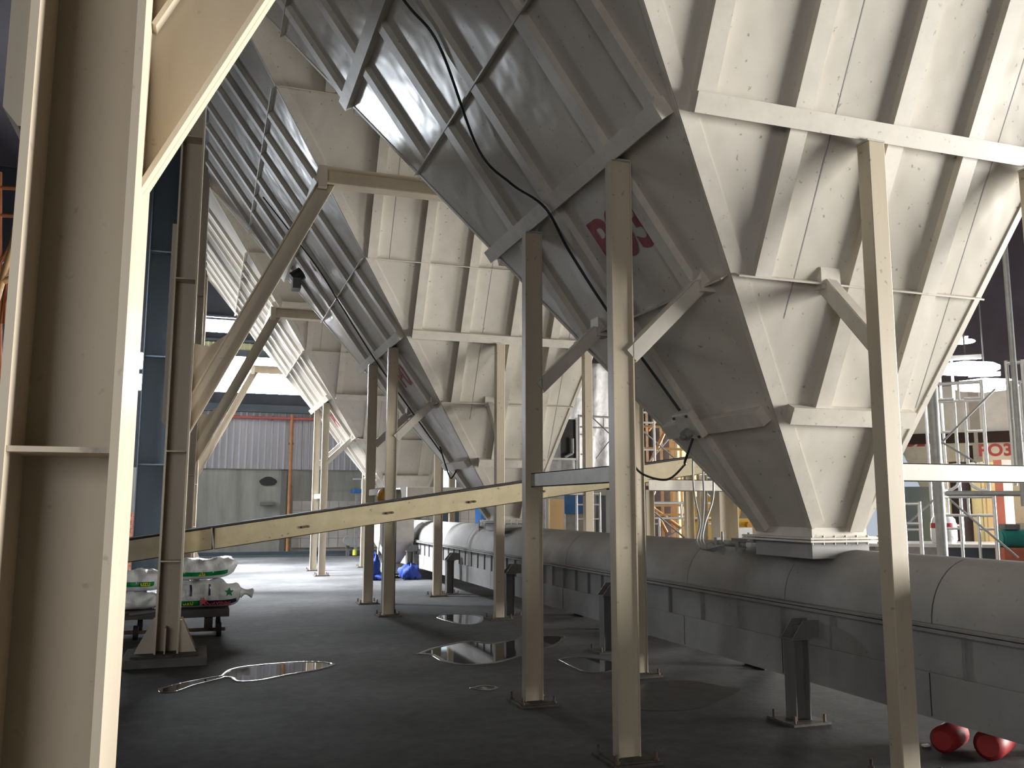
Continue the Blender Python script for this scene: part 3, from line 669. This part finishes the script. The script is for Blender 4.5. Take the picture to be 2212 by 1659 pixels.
star.prism(starpts(0.03, 0.09, 0.06, -0.252), (0, 0.006, 0)).build('printed_star', M['pinkink'], r)
star = MB(); star.prism(starpts(0.33, 0.20, 0.06, -0.262), (0, 0.006, 0)).build('printed_star', M['green'], r)
r, band, word = sack(0.02, Yk+0.40, 0.665, 0.84, 0.44, 0.26, 'white sack with green band lying on top of the largest sack', 0, 0.05, 2)
band(3.25, 3.65, -0.9, 0.72, M['green'], 'green_band'); word('nzn', -0.05, 3.45, 0.09, M['yellowink'])
r, band, word = sack(-0.86, Yk+0.36, 0.325, 0.80, 0.50, 0.22, 'lower white sack at the left end of the cart', 0, 0, 3)
r, band, word = sack(-0.82, Yk+0.36, 0.545, 0.84, 0.48, 0.26, 'upper white sack with green band at the left end of the cart', 0, 0, 4)
band(3.15, 3.5, -0.85, 0.7, M['green'], 'green_band'); word('nzn', 0.45, 3.32, 0.08, M['yellowink'])

# ------------------------------------------------------------------ small feed hopper machine and amber motor
mh = thing('mobile_feed_hopper', 'small cream feed hopper on a wheeled frame beyond the posts', 'feed hopper', (4.02, 19.75, 0))
MB().box(-0.36, 0.40, -0.3, 0.5, 0.80, 1.52).build('bin', M['creambar'], mh)
MB().hexa([(-0.02, 0.0, 0.22), (0.10, 0.0, 0.22), (0.10, 0.12, 0.22), (-0.02, 0.12, 0.22)], [(-0.36, -0.3, 0.80), (0.40, -0.3, 0.80), (0.40, 0.5, 0.80), (-0.36, 0.5, 0.80)]).build('cone', M['creambar'], mh)
for sx, sy in ((-1, -1), (1, -1), (1, 1), (-1, 1)):
    MB().tube([(sx*0.36, sy*0.36+0.1, 0.85), (sx*0.44, sy*0.42+0.1, 0.06)], 0.025, 6).build('leg', M['creambar'], mh)
    MB().cyl((sx*0.44-0.02, sy*0.42+0.1, 0.045), (sx*0.44+0.02, sy*0.42+0.1, 0.045), 0.045, 12).build('caster', M['rust'], mh)
MB().box(-0.46, 0.46, -0.34, -0.30, 0.09, 0.13).box(-0.46, 0.46, 0.50, 0.54, 0.09, 0.13).build('frame_rail', M['rust'], mh)
MB().box(0.05, 0.40, -0.4, 0.1, 1.62, 1.98).box(0.2, 0.26, -0.2, -0.1, 1.5, 1.63).build('top_housing', M['white'], mh)
MB().box(-0.2, 0.22, -0.1, 0.3, 0.09, 0.32).build('drive_box', M['beam'], mh)
def lump(cx, cy, rx, ry, rz, mb, sd):
    rnd = random.Random(sd); ph = [rnd.uniform(0, 6) for _ in range(4)]; vs = []; nu, nv = 22, 12
    for i in range(nv+1):
        for k in range(nu):
            a, b_ = 2*PI*k/nu, PI*i/nv; q = 1+0.16*math.sin(5*a+3*b_+ph[0])+0.12*math.sin(9*a-4*b_+ph[1])+0.08*math.sin(14*a+ph[2])
            vs.append((cx+rx*q*math.sin(b_)*math.cos(a), cy+ry*q*math.sin(b_)*math.sin(a), max(0.004, rz*(0.45+0.6*math.cos(b_)*q))))
    return mb.add(vs, [(i*nu+k, i*nu+(k+1) % nu, (i+1)*nu+(k+1) % nu, (i+1)*nu+k) for i in range(nv) for k in range(nu)], True)
cl = MB(); lump(3.54, 19.35, 0.11, 0.12, 0.50, cl, 1); lump(3.75, 19.28, 0.22, 0.12, 0.16, cl, 2); lump(4.30, 19.28, 0.22, 0.13, 0.30, cl, 3)
tag(cl.build('blue_cloth', M['bluecloth']), 'crumpled blue cloth around the feet of the small feed hopper', 'cloth')
mo = thing('amber_motor', 'amber motor cowl behind the inclined conveyor near the second left post pair', 'motor')
pA = atY(832, 1074, 13.4)
MB().tube([pA+Vector((-0.13, -0.02, 0)), pA+Vector((-0.10, -0.02, 0)), pA+Vector((-0.04, -0.02, 0)), pA+Vector((0.06, -0.02, 0))], [0.03, 0.10, 0.135, 0.14], 18).build('cowl', M['goldcap'], mo)
MB().cyl(pA+Vector((0.06, -0.02, 0)), pA+Vector((0.22, -0.02, 0)), 0.12, 16).build('body', M['stub'], mo)
MB().box(pA.x-0.02, pA.x+0.16, 13.30, 13.46, 0, pA.z-0.1).build('stand', M['stub'], mo)

# ------------------------------------------------------------------ back wall fittings
yw = YB-0.06
pp = thing('red_wall_pipe', 'thin red pipe running level along the corrugated back wall', 'pipe')
MB().cyl((-1.0, yw-0.12, 4.42), (5.2, yw-0.12, 4.42), 0.05, 10).build('pipe', M['redpipe'], pp)
for x in (0.5, 2.0, 3.5): MB().box(x-0.03, x+0.03, yw-0.14, yw+0.03, 4.34, 4.50).build('bracket', M['stub'], pp)
pp = thing('rusty_downpipe', 'orange rusty downpipe on the back wall', 'pipe')
MB().cyl((2.62, yw-0.12, 0.0), (2.62, yw-0.12, 4.55), 0.055, 10).build('pipe', M['rustpipe'], pp)
for z in (0.8, 2.2, 3.6): MB().box(2.54, 2.70, yw-0.14, yw-0.04, z-0.03, z+0.03).build('bracket', M['stub'], pp)
hw = thing('wall_hole', 'dark round hole broken in the stained concrete back wall', 'hole')
MB().prism([(1.95+0.27*math.cos(a)*(1+0.1*math.sin(5*a)), YB-0.02, 2.32+(0.20 if math.sin(a) > 0 else 0.10)*math.sin(a)) for a in [2*PI*i/20 for i in range(20)]], (0, 0.018, 0)).build('hole_recess', M['seam'], hw)
tag(MB().box(1.72, 2.20, YB-0.14, YB, 1.60, 1.70).build('wall_ledge', M['stub']), 'short dark ledge fixed below the hole in the back wall', 'ledge')
tag(MB().box(2.36, 2.52, YB-0.14, YB, 0, 2.7).build('wall_pilaster', M['stub']), 'dark narrow strip post beside the rusty downpipe', 'post')
tag(MB().cyl((4.62, YB-1.2, 0.02), (4.62, YB-1.2, 0.20), 0.07, 10).build('floor_reflector', M['reflector']), 'small yellow marker on the floor by the back wall', 'marker')
fn = thing('floor_fan', 'small grey fan leaning by the back wall', 'fan')
MB().tube([(4.40, YB-1.3, 0.48), (4.40, YB-1.2, 0.48)], 0.16, 16).build('fan_cage', M['galvd'], fn); MB().box(4.35, 4.45, YB-1.25, YB-1.15, 0, 0.35).build('fan_stand', M['stub'], fn)
tag(MB().box(5.5, 6.3, YB-1.5, YB-1.1, 0.0, 0.28).build('floor_crate', M['stub'], None, 0.02), 'low dark crate at the foot of the back wall', 'crate')
tb = thing('blue_top_bench', 'long bench with blue edge against the back wall', 'bench')
MB().box(4.6, 7.2, YB-1.0, YB-0.3, 2.0, 2.12).build('bench_top', M['blue'], tb)
for x in (4.7, 7.1): MB().box(x-0.04, x+0.04, YB-0.9, YB-0.8, 0, 2.0).build('leg', M['galvd'], tb)
MB().cyl((4.6, YB-0.6, 2.45), (7.0, YB-0.6, 2.45), 0.03, 8).cyl((4.9, YB-0.6, 2.12), (4.9, YB-0.6, 2.45), 0.03, 8).cyl((6.9, YB-0.6, 2.12), (6.9, YB-0.6, 2.45), 0.03, 8).build('rail', M['galv'], tb)
# dark stanchion, brick pier and small windows at far left
st = MB().box(-1.48, -1.46, 21.8, 22.4, 0, 11.9).box(-0.84, -0.82, 21.8, 22.4, 0, 11.9).box(-1.46, -0.84, 22.05, 22.09, 0, 11.9)
for z in (2.5, 5, 7.5): st.box(-1.46, -0.84, 21.82, 22.09, z, z+0.03)
tag(st.build('dark_stanchion', M['darksteel']), 'tall dark blue grey stanchion left of the column with flared base', 'column')
tag(MB().cyl((-0.72, 21.0, 0.0), (-0.72, 21.0, 6.5), 0.035, 8).build('white_conduit', M['galv']), 'thin pale vertical conduit beside the dark stanchion', 'conduit')
bk = MB()
for j in range(14):
    for i in range(3):
        x = -2.35 + i*0.27 + (0.13 if j % 2 else 0); bk.box(x, x+0.255, 24.0, 24.12, 0.02+j*0.10, 0.11+j*0.10)
tag(bk.build('brick_stack', M['brick']), 'orange brick stack left of the dark stanchion', 'bricks')
for i, (z, lab) in enumerate(((5.37, 'upper glowing lamp left of the dark stanchion'), (4.80, 'lower glowing lamp left of the dark stanchion'))):
    r = thing('flood_lamp', lab, 'lamp', (-1.66, 25.0, z), 0, 'flood lamps at far left')
    MB().box(-0.14, 0.14, -0.03, 0.0, -0.20, 0.20).build('lens', M['bulb'], r, 0.03); MB().box(-0.17, 0.17, 0, 0.12, -0.23, 0.23).build('housing', M['stub'], r)
    MB().cyl((-0.3*i, 0.1, 0.10), (-0.3*i, 0.1, 12.0-z), 0.02, 6).box(-0.3*i-0.02, 0.0, 0.08, 0.12, 0.08, 0.12).build('hanger', M['stub'], r)
# orange lattice at the far left edge
lt = thing('orange_lattice_stair', 'orange steel lattice with slanting rails at the far left edge', 'lattice')
mb = MB(); Yo = 12.0
for (a, b_) in (((-40, 760), (72, 375)), ((-30, 620), (60, 590)),):
    mb.tube([atY(*a, Yo), atY(*b_, Yo)], 0.04, 6)
mb.build('main_rail', M['orange'], lt)
mb = MB()
for (a, b_) in (((-10, 590), (64, 450)), ((0, 690), (60, 520)), ((0, 560), (60, 520)), ((-5, 640), (30, 500)), ((14, 600), (10, 700)), ((30, 490), (2, 700)), ((-5, 405), (70, 408)), ((-5, 465), (66, 468)), ((0, 372), (0, 900)), ((40, 480), (44, 640))):
    mb.tube([atY(*a, Yo+0.3), atY(*b_, Yo+0.3)], 0.025, 6)
mb.build('lacing', M['orangedk'], lt)

# ------------------------------------------------------------------ background on the right: scaffolds, racks, second bin row
def scaffold(cx, cy, z0, wd, ht, rz, label, legw=0.3):
    r = thing('scaffold', label, 'scaffold', (cx, cy, z0), rz, 'galvanised scaffold frames')
    R_ = 0.024
    for s in (-1, 1):
        MB().cyl((s*wd/2, 0, 0), (s*wd/2, 0, ht), R_, 10).build('upright', M['galv'], r)
        xi = s*(wd/2-legw)
        MB().tube(spline([(xi, 0, ht-0.28), (xi, 0, ht*0.5), (xi, 0, 0.22), (xi+s*0.08, 0, 0.08), (s*wd/2, 0, 0.05)], 6), R_*0.8, 8).build('inner_hoop', M['galv'], r)
        for z in (0.40, 0.85, 1.30):
            if z < ht-0.2: MB().cyl((xi, 0, z), (s*wd/2, 0, z), R_*0.7, 8).build('rung', M['galv'], r)
    MB().cyl((-wd/2, 0, ht-0.03), (wd/2, 0, ht-0.03), R_, 10).cyl((-wd/2+legw*0, 0, ht-0.28), (wd/2, 0, ht-0.28), R_*0.8, 8).cyl((0, 0, ht-0.28), (0, 0, ht-0.03), R_*0.7, 8).build('head_rail', M['galv'], r)
    return r
def cross(p, q, p2, q2, label):
    r = thing('scaffold_bracing', label, 'scaffold brace', group='scaffold cross braces')
    MB().cyl(p, q, 0.014, 8).build('brace_tube', M['galvd'], r); MB().cyl(p2, q2, 0.014, 8).build('brace_tube', M['galvd'], r)
# centre gap scaffolds
pA = atY(1388, 1085, 13.2); pB = atY(1552, 1085, 13.2); w1 = (pB-pA).length
scaffold((pA.x+pB.x)/2, 13.2, 0, w1, pA.z+0.02, 0, 'lower scaffold frame seen under the tie beam between posts')
scaffold((pA.x+pB.x)/2, 13.2, pA.z+0.02, w1, 1.75, 0, 'upper scaffold frame standing on the lower one between posts', 0.24)
cross(atY(1388, 1085, 13.1), atY(1500, 1180, 13.1), atY(1552, 1085, 13.6), atY(1385, 1200, 13.6), 'crossed braces on the lower scaffold frame between posts')
cross(atY(1370, 915, 13.5), atY(1475, 1005, 13.5), atY(1485, 900, 13.6), atY(1400, 1000, 13.6), 'crossed braces on the upper scaffold frame between posts')
pA = atY(1262, 1075, 18.5); scaffold(pA.x+0.1, 18.5, 0, 0.62, 1.9, 0.15, 'narrow scaffold frame behind the blue sheet', 0.2)
pA = atY(1256, 860, 18.5); scaffold(pA.x+0.55, 18.5, 1.9, 1.3, 1.75, 0.1, 'scaffold frame standing in front of the white tarpaulin', 0.2)
cross(atY(1262, 885, 18.4), atY(1325, 945, 18.4), atY(1322, 945, 18.6), atY(1288, 990, 18.6), 'thin braces in front of the white tarpaulin')
# right gap scaffolds
def fr(px0, px1, pytop, dist, z0, ht, label, legw=0.3):
    a = CAM + ray(px0, pytop).normalized()*dist; b_ = CAM + ray(px1, pytop).normalized()*dist
    d = b_-a; wd = math.hypot(d.x, d.y); return scaffold((a.x+b_.x)/2, (a.y+b_.y)/2, z0, wd, ht, math.atan2(d.y, d.x), label, legw)
zt = (CAM + ray(2090, 1068).normalized()*13.5).z
fr(2036, 2146, 1068, 13.5, 0, zt, 'lower scaffold frame at right with red and white sack behind', 0.20)
fr(2022, 2122, 865, 13.6, zt, 1.55, 'upper scaffold frame at right, below the bright lamps', 0.22)
fr(1905, 1985, 1080, 12.6, 0, zt-0.1, 'scaffold frame just left of the wide tube post at right', 0.18)
fr(1990, 2052, 735, 16.0, 0, zt+3.3, 'topmost scaffold frame beside the bright lamps', 0.18)
fr(2180, 2215, 870, 13.0, zt+0.1, 1.6, 'scaffold frame at the right picture edge', 0.14)
dd = 12.9
Rp = lambda x, y, d=dd: CAM + ray(x, y).normalized()*d
cross(Rp(2052, 1080), Rp(2200, 1205), Rp(2030, 1068, 13.0), Rp(1940, 1150, 13.0), 'long slanting braces on the lower scaffold at right')
cross(Rp(2150, 840, 13.3), Rp(2030, 960, 13.3), Rp(2035, 955, 13.1), Rp(2110, 1000, 13.1), 'long slanting braces on the upper scaffold at right')
a, b_ = Rp(2035, 1066, 12.6), Rp(2210, 1066, 12.6)
rr = thing('scaffold_pipe', 'level galvanised pipe clamped across the lower scaffold at right', 'pipe'); MB().cyl(a, b_, 0.035, 10).build('pipe', M['galvd'], rr); MB().box(a.x-0.05, a.x+0.05, a.y-0.05, a.y+0.05, a.z-0.05, a.z+0.05).build('clamp', M['galv'], rr)
a = Rp(2030, 1100, 12.4); tag(MB().cyl((a.x, a.y, 0), (a.x, a.y, 3.2), 0.062, 14).build('tube_post', M['galvd']), 'wide grey tube post among the scaffold frames at right', 'post')
a = Rp(2198, 900, 12.4); tag(MB().cyl((a.x, a.y, 1.6), (a.x, a.y, 5.2), 0.035, 14).build('tube_post', M['galvd']), 'thin grey tube rising at the right picture edge', 'post')
# table with sack, teal motor
Tt = thing('steel_table', 'white topped steel table behind the scaffold at right', 'table')
a = Rp(2100, 1176, 15.5); rz = -0.55
Tt.location = (a.x, a.y, 0); Tt.rotation_euler = (0, 0, rz); zt_ = a.z
MB().box(-1.5, 1.1, 0, 1.2, zt_-0.05, zt_).build('table_top', M['white'], Tt)
MB().box(-0.5, 0.55, 0.02, 1.1, 0.1, zt_-0.05).build('dark_cabinet_base', M['darksteel'], Tt); MB().box(-1.4, -0.5, 0.02, 1.1, 0.1, zt_-0.05).build('grey_cabinet_base', M['galvd'], Tt); MB().box(0.62, 0.78, 0.02, 0.2, 0, zt_-0.05).build('leg', M['pink'], Tt)
sp = a + Vector((math.cos(rz)*-0.22-0.4*math.sin(rz)*0, 0.35, 0))
sk2 = thing('upright_sack', 'red and white upright sack standing on the white topped table', 'sack', (sp.x, sp.y, zt_), rz)
MB().tube([(0, 0, 0), (0, 0, 0.06), (0, 0, 0.22), (0, 0, 0.38), (0, 0, 0.47)], [0.15, 0.19, 0.19, 0.17, 0.08], 14).build('sack_body', M['bag'], sk2)
MB().tube([(0, 0, 0.24), (0, 0, 0.32)], [0.194, 0.186], 14, True, False).build('red_band', M['redbright'], sk2)
a = Rp(2182, 1163, 13.8)
mt = thing('teal_motor', 'round teal electric motor at the right picture edge', 'motor', (a.x, a.y, a.z), -0.35)
MB().cyl((-0.12, 0, 0), (0.30, 0, 0), 0.125, 20).build('motor_body', M['teal'], mt); MB().cyl((-0.15, 0, 0), (-0.12, 0, 0), 0.115, 20).build('fan_cowl', M['teal'], mt)
MB().box(-0.15, 0.25, -0.12, 0.12, -a.z+0.0, -0.12).build('pedestal', M['pink'], mt); MB().box(-0.1, 0.1, -0.08, 0.08, 0.12, 0.19).build('terminal_box', M['stub'], mt)
# yellow corrugated screen behind
def corr_between(p, q, z0, z1, material, name, label, cat, pitch=0.22):
    d = Vector((q.x-p.x, q.y-p.y, 0)); L_ = d.length; mb = corrugated(0, L_, 0, z1-z0, 0, pitch, 0.09)
    o = mb.build(name, material); o.location = (p.x, p.y, z0); o.rotation_euler = (0, 0, math.atan2(d.y, d.x)); return tag(o, label, cat)
corr_between(Rp(2040, 1100, 17.2), Rp(2165, 1100, 17.2), 0.0, 2.35, M['yellowsheet'], 'corrugated_screen', 'pale yellow corrugated screen behind the scaffold at right', 'screen')
a = Rp(2078, 1100, 17.0); tag(MB().box(a.x-0.14, a.x+0.14, a.y-0.08, a.y+0.08, 0, 2.35).build('brown_post', M['brown']), 'dark brown post in front of the yellow corrugated screen', 'post')
a = Rp(2170, 1100, 16.6); tag(MB().box(a.x-0.08, a.x+0.12, a.y-0.08, a.y+0.08, 0, 2.35).build('red_post', M['pink']), 'salmon red post right of the yellow corrugated screen', 'post')
# second bin row with codes (flat faced bins on a brown beam)
def small_bin(px0, px1, py0, py1, dist, txt, label, tx, ty):
    a = Rp(px0, py0, dist); b_ = Rp(px1, py0, dist); z0 = Rp((px0+px1)/2, py1, dist).z; z1 = a.z
    d = Vector((b_.x-a.x, b_.y-a.y, 0)); L_ = d.length
    r = thing('storage_bin', label, 'bin', (a.x, a.y, 0), math.atan2(d.y, d.x), 'cream bins in the far row')
    MB().box(0, L_, 0, 1.4, z0, z1).build('bin_body', M['creambar'], r)
    zbm = Rp(2100, 946, dist).z
    MB().box(-0.05, L_+0.05, -0.09, 0.0, zbm-0.10, zbm+0.10).build('base_beam', M['brown'], r)
    MB().hexa([(L_*0.35, 0.5, z0-1.0), (L_*0.65, 0.5, z0-1.0), (L_*0.65, 0.9, z0-1.0), (L_*0.35, 0.9, z0-1.0)], [(0.05, 0.02, z0), (L_-0.05, 0.02, z0), (L_-0.05, 1.38, z0), (0.05, 1.38, z0)]).build('bin_cone', M['creambar'], r)
    for x in (0.03, L_-0.03): MB().box(x-0.05, x+0.05, 0.0, 0.1, 0, z0).build('leg', M['brown'], r)
    p = Rp(tx, ty, dist); lx = ((Vector((p.x, p.y, 0))-Vector((a.x, a.y, 0))).dot(d))/L_
    t = text_mesh(txt, 0.30, 0.003, 'painted_code', M['redbright'], r, basis((1, 0, 0), (0, 0, 1), (lx, -0.005, p.z)), bold=0.01); t['label'] = 'red painted characters ' + txt
small_bin(2112, 2250, 840, 1010, 18.5, 'PO3', 'cream bin marked PO3 in the far row at right', 2150, 974)
small_bin(1930, 2090, 840, 965, 19.5, 'PO2', 'cream bin marked PO2 in the far row, left of the PO3 bin', 1965, 955)
tag(MB().box(0, 0.85, 0, 0.6, 0, 1.95).build('dark_machine', M['darksteel']), 'dark machine body behind the scaffold, left of the yellow screen', 'machine'); 
dm = bpy.data.objects['dark_machine']; a = Rp(1945, 1100, 17.8); dm.location = (a.x, a.y, 0); dm.rotation_euler = (0, 0, -0.6)
# lamps at right
for i, (x, y, lab) in enumerate(((2086, 796, 'upper left glowing high bay lamp at right'), (2128, 832, 'lower glowing high bay lamp at right'), (2078, 738, 'small glowing lamp above the two big ones at right'))):
    a = Rp(x, y, 15.0+i*0.6); sc_ = (1.0, 1.0, 0.42)[i]
    r = thing('high_bay_lamp', lab, 'lamp', a, -0.7, 'high bay lamps at right')
    mb = MB(); mb.tube([(-0.46*sc_, 0, 0), (-0.36*sc_, 0, 0), (0, 0, 0), (0.36*sc_, 0, 0), (0.46*sc_, 0, 0)], [0.03*sc_, 0.08*sc_, 0.115*sc_, 0.08*sc_, 0.03*sc_], 14); mb.build('glowing_tube', M['bulb'], r)
    MB().box(-0.22*sc_, 0.22*sc_, -0.05, 0.05, 0.14*sc_, 0.20*sc_).build('housing', M['white'], r)
    MB().cyl((0, 0, 0.15*sc_), (0, 0, 11.95-a.z), 0.012, 6).build('hanger', M['stub'], r)
# centre gap: orange racks, tarpaulin, blue sheet, white box
def panel(px0, px1, py0, py1, Y, material, name, label, cat, th=0.12, toground=True):
    a = atY(px0, py0, Y); b_ = atY(px1, py1, Y); z0 = 0 if toground else b_.z
    return tag(MB().box(a.x, b_.x, Y, Y+th, z0, a.z).build(name, material, None, 0.004), label, cat)
rk = thing('orange_rack', 'tall orange steel rack frame beyond the scaffold between posts', 'rack')
Yr = 19.0
for i, (x0, x1, mt_) in enumerate(((1366, 1377, 'orangedk'), (1380, 1386, 'orange'), (1399, 1404, 'orange'), (1428, 1436, 'orange'), (1448, 1462, 'orange'), (1470, 1478, 'yellowsheet'), (1484, 1492, 'orange'), (1498, 1503, 'yellowsheet'))):
    a = atY(x0, 850, Yr+i*0.12); b_ = atY(x1, 1160, Yr+i*0.12); MB().box(a.x, b_.x, Yr+i*0.12, Yr+i*0.12+0.12, 0, a.z).build('rack_post', M[mt_], rk)
for (y, h) in ((920, 0.05), (968, 0.06), (1050, 0.08), (1092, 0.05), (1112, 0.05)):
    a = atY(1366, y, Yr-0.06); b_ = atY(1520, y, Yr-0.06); MB().box(a.x, b_.x, Yr-0.10, Yr-0.02, a.z-h/2, a.z+h/2).build('rack_rail', M['orange'], rk)
for (a, b_) in (((1400, 930), (1460, 850)), ((1405, 1000), (1450, 900)), ((1400, 1090), (1470, 1140)), ((1392, 1060), (1440, 1150)), ((1480, 1090), (1560, 1150))):
    MB().cyl(atY(*a, Yr+0.3), atY(*b_, Yr+0.3), 0.045, 6).build('rack_diagonal', M['orange'], rk)
panel(1366, 1384, 900, 1160, 20.4, M['orangedk'], 'locker', 'tall brown orange locker directly right of the front left post of hopper P03', 'locker')
panel(1405, 1500, 880, 1160, 22.5, M['brown'], 'brown_cabinet', 'dark brown cabinet behind the orange rack', 'cabinet', 0.5)
panel(1462, 1520, 930, 1160, 21.6, mat('cream_sheet_panel', (0.85, 0.66, 0.42), 0.5, noise=0.15, nscale=3), 'cream_panel', 'bright cream panel at the right of the orange rack', 'panel')
ym = thing('yellow_machine', 'yellow machine with round drum beyond the scaffold between posts', 'machine')
a = atY(1515, 1085, 16.5); b_ = atY(1555, 1112, 16.5)
MB().tube([(a.x-0.25, 16.5, a.z-0.14), (b_.x+0.35, 16.5, a.z-0.14)], 0.26, 18).build('drum', M['yellow'], ym)
MB().box(a.x-0.2, b_.x+1.3, 16.3, 16.9, 0.55, a.z-0.38).build('body', M['yellow'], ym); MB().box(a.x-0.3, b_.x+1.3, 16.2, 17.0, 0, 0.75).build('base', M['brown'], ym)
c_ = atY(1620, 1135, 16.1); MB().cyl((c_.x, 16.1, c_.z), (c_.x, 16.32, c_.z), 0.07, 16).build('dial_ring', M['goldcap'], ym)
MB().box(c_.x-0.5, c_.x+0.4, 16.2, 16.5, c_.z-0.3, c_.z+0.14).build('side_housing', M['yellow'], ym)
wb_ = thing('white_box', 'white box with small dark lettering beside the outlet of hopper P03', 'box')
a = atY(1590, 1140, 12.6); b_ = atY(1636, 1176, 12.6)
MB().box(a.x, b_.x, 12.6, 13.0, 0.7, a.z).build('box_body', M['white'], wb_, 0.006); MB().box(a.x+0.02, b_.x-0.02, 12.62, 12.98, 0, 0.7).build('box_stand', M['stub'], wb_)
text_mesh('hep-us', 0.075, 0.001, 'box_lettering', M['cable'], wb_, basis((1, 0, 0), (0, 0, 1), ((a.x+b_.x)/2+0.04, 12.596, atY(1628, 1157, 12.6).z)), bold=0.002)
# H posts right of the scaffold under the rear tie beam
for i, (px, Y, lab) in enumerate(((1565, 9.4, 'wide cream steel post under the rear tie beam, left of the hopper outlet'), (1652, 9.9, 'cream steel post just left of the outlet flange of hopper P03'))):
    a = atY(px, 1100, Y); r = thing('wide_post', lab, 'post', (a.x, a.y, 0), 0, 'wide posts behind the conveyor')
    hsec(MB(), 0, 0, 0.012, 1.78, 0.26, 0.20, 0.012, 0.008).build('post_shaft', M['post'], r); MB().box(-0.2, 0.2, -0.2, 0.2, 0, 0.012).build('base_plate', M['plate'], r); MB().box(-0.15, 0.15, -0.12, 0.12, 1.78, 1.795).build('cap_plate', M['creambar'], r)
# tarpaulin and window
a = atY(1175, 780, 25.5); b_ = atY(1342, 1020, 25.5)
mb = MB(); nx, nz = 40, 16; vs = []
for i in range(nx+1):
    for j in range(nz+1):
        u, v = i/nx, j/nz; vs.append((a.x+(b_.x-a.x)*u, 25.5+0.10*math.sin(13*u+2.5*v)+0.05*math.sin(31*u-4*v), b_.z-0.4+(a.z-b_.z+0.4)*v))
fs = [(i*(nz+1)+j, (i+1)*(nz+1)+j, (i+1)*(nz+1)+j+1, i*(nz+1)+j+1) for i in range(nx) for j in range(nz)]
tp = thing('tarpaulin', 'wrinkled white tarpaulin hung beyond the middle hopper', 'tarpaulin')
o = MB().add(vs, fs, True).build('sheet', M['tarp'], tp); sdm = o.modifiers.new('solid', 'SOLIDIFY'); sdm.thickness = 0.01
MB().cyl((a.x, 25.5, a.z), (b_.x, 25.5, a.z), 0.03, 8).build('hanging_rod', M['galvd'], tp)
for x in (a.x, b_.x): MB().cyl((x, 25.5, 0), (x, 25.5, a.z), 0.03, 8).build('pole', M['galvd'], tp)
a = atY(1212, 905, 25.2); b_ = atY(1245, 990, 25.2)
wn = thing('open_window', 'dark window opening with bent frame in front of the white tarpaulin', 'window')
MB().box(a.x, b_.x, 25.2, 25.24, b_.z, a.z).build('pane', M['seam'], wn); MB().box(b_.x-0.02, b_.x+0.06, 25.18, 25.28, 0, b_.z).build('support_post', M['galvd'], wn); MB().box(b_.x-0.02, b_.x+0.06, 25.15, 25.3, b_.z-0.05, a.z+0.05).box(a.x-0.3, b_.x, 25.15, 25.3, b_.z-0.06, b_.z).build('window_frame', M['galv'], wn)
MB().cyl((b_.x-0.15, 25.12, b_.z+0.6), (b_.x-0.15, 25.12, b_.z+0.15), 0.04, 6).cyl((b_.x-0.15, 25.12, b_.z+0.15), (b_.x-0.4, 25.12, b_.z+0.03), 0.04, 6).build('stay', M['galvd'], wn)
panel(1188, 1222, 1078, 1150, 21.0, mat('tan_door_skin', (0.72, 0.50, 0.26), 0.5), 'tan_panel', 'tan panel left of the blue sheet beyond the conveyor', 'panel')
panel(1222, 1262, 1075, 1160, 20.0, M['galvd'], 'grey_panel', 'grey panel below the blue sheet beyond the conveyor', 'panel')
panel(1220, 1262, 1068, 1110, 19.94, M['blue'], 'blue_sheet', 'blue sheet hanging over the grey panel beyond the conveyor', 'sheet', 0.05, False)
panel(1258, 1276, 1070, 1160, 21.5, M['orange'], 'orange_post', 'orange post right of the blue sheet beyond the conveyor', 'post')
panel(1290, 1310, 1070, 1160, 20.2, M['darksteel'], 'dark_post', 'dark steel post between the blue sheet and the front left post', 'post')
a = atY(1275, 780, 17.0)
o = panel(1040, 1130, 1050, 1120, 24.0, M['blue'], 'blue_tank', 'blue sheet metal tank behind the middle hopper outlet', 'tank', 0.6)
a = atY(945, 1010, 27.0); b_ = atY(985, 1060, 27.0)
wn2 = thing('bright_window', 'small pale blue window left of the middle hopper outlet', 'window')
MB().box(a.x, b_.x, 27.0, 27.03, b_.z, a.z).build('pane', mat('pale_lit_pane', (0.6, 0.8, 0.9), 0.3, emis=(0.75, 0.92, 1.0), estr=1.6), wn2)
MB().box(a.x-0.1, b_.x+0.1, 26.97, 27.1, a.z, a.z+0.1).box(a.x-0.1, b_.x+0.1, 26.97, 27.1, 0, b_.z).build('window_frame', M['darksteel'], wn2)
panel(880, 1010, 1052, 1075, 17.3, M['creambar'], 'cross_beam', 'level cream beam left of the middle hopper outlet', 'beam', 0.1, False)

# red things and litter under the conveyor at right
for i, (x, y, rr_, lab) in enumerate(((2052, 1588, 0.085, 'left one of two red fire extinguishers lying under the conveyor at right'), (2150, 1602, 0.095, 'right one of two red fire extinguishers lying under the conveyor at right'))):
    p = atZ(x, y, 0.09)
    r = thing('red_canister', lab, 'canister', (p.x, p.y, rr_), 0.5, 'red canisters under the conveyor')
    r['label'] = lab.replace('fire extinguishers', 'canisters')
    MB().tube([(-0.17, 0, 0), (-0.14, 0, 0), (0.13, 0, 0), (0.17, 0, 0), (0.19, 0, 0)], [rr_*0.7, rr_, rr_, rr_*0.6, 0.02], 18).build('canister_body', M['redbright'], r)
    MB().cyl((0.18, 0, 0), (0.23, 0, 0), 0.022, 10).build('valve', M['stub'], r)
p = atZ(2000, 1612, 0); tag(MB().box(p.x-0.025, p.x+0.025, p.y-0.015, p.y+0.015, 0.0, 0.012).build('paper_scrap', M['white']), 'tiny white scrap of paper on the floor before the red canisters', 'litter')
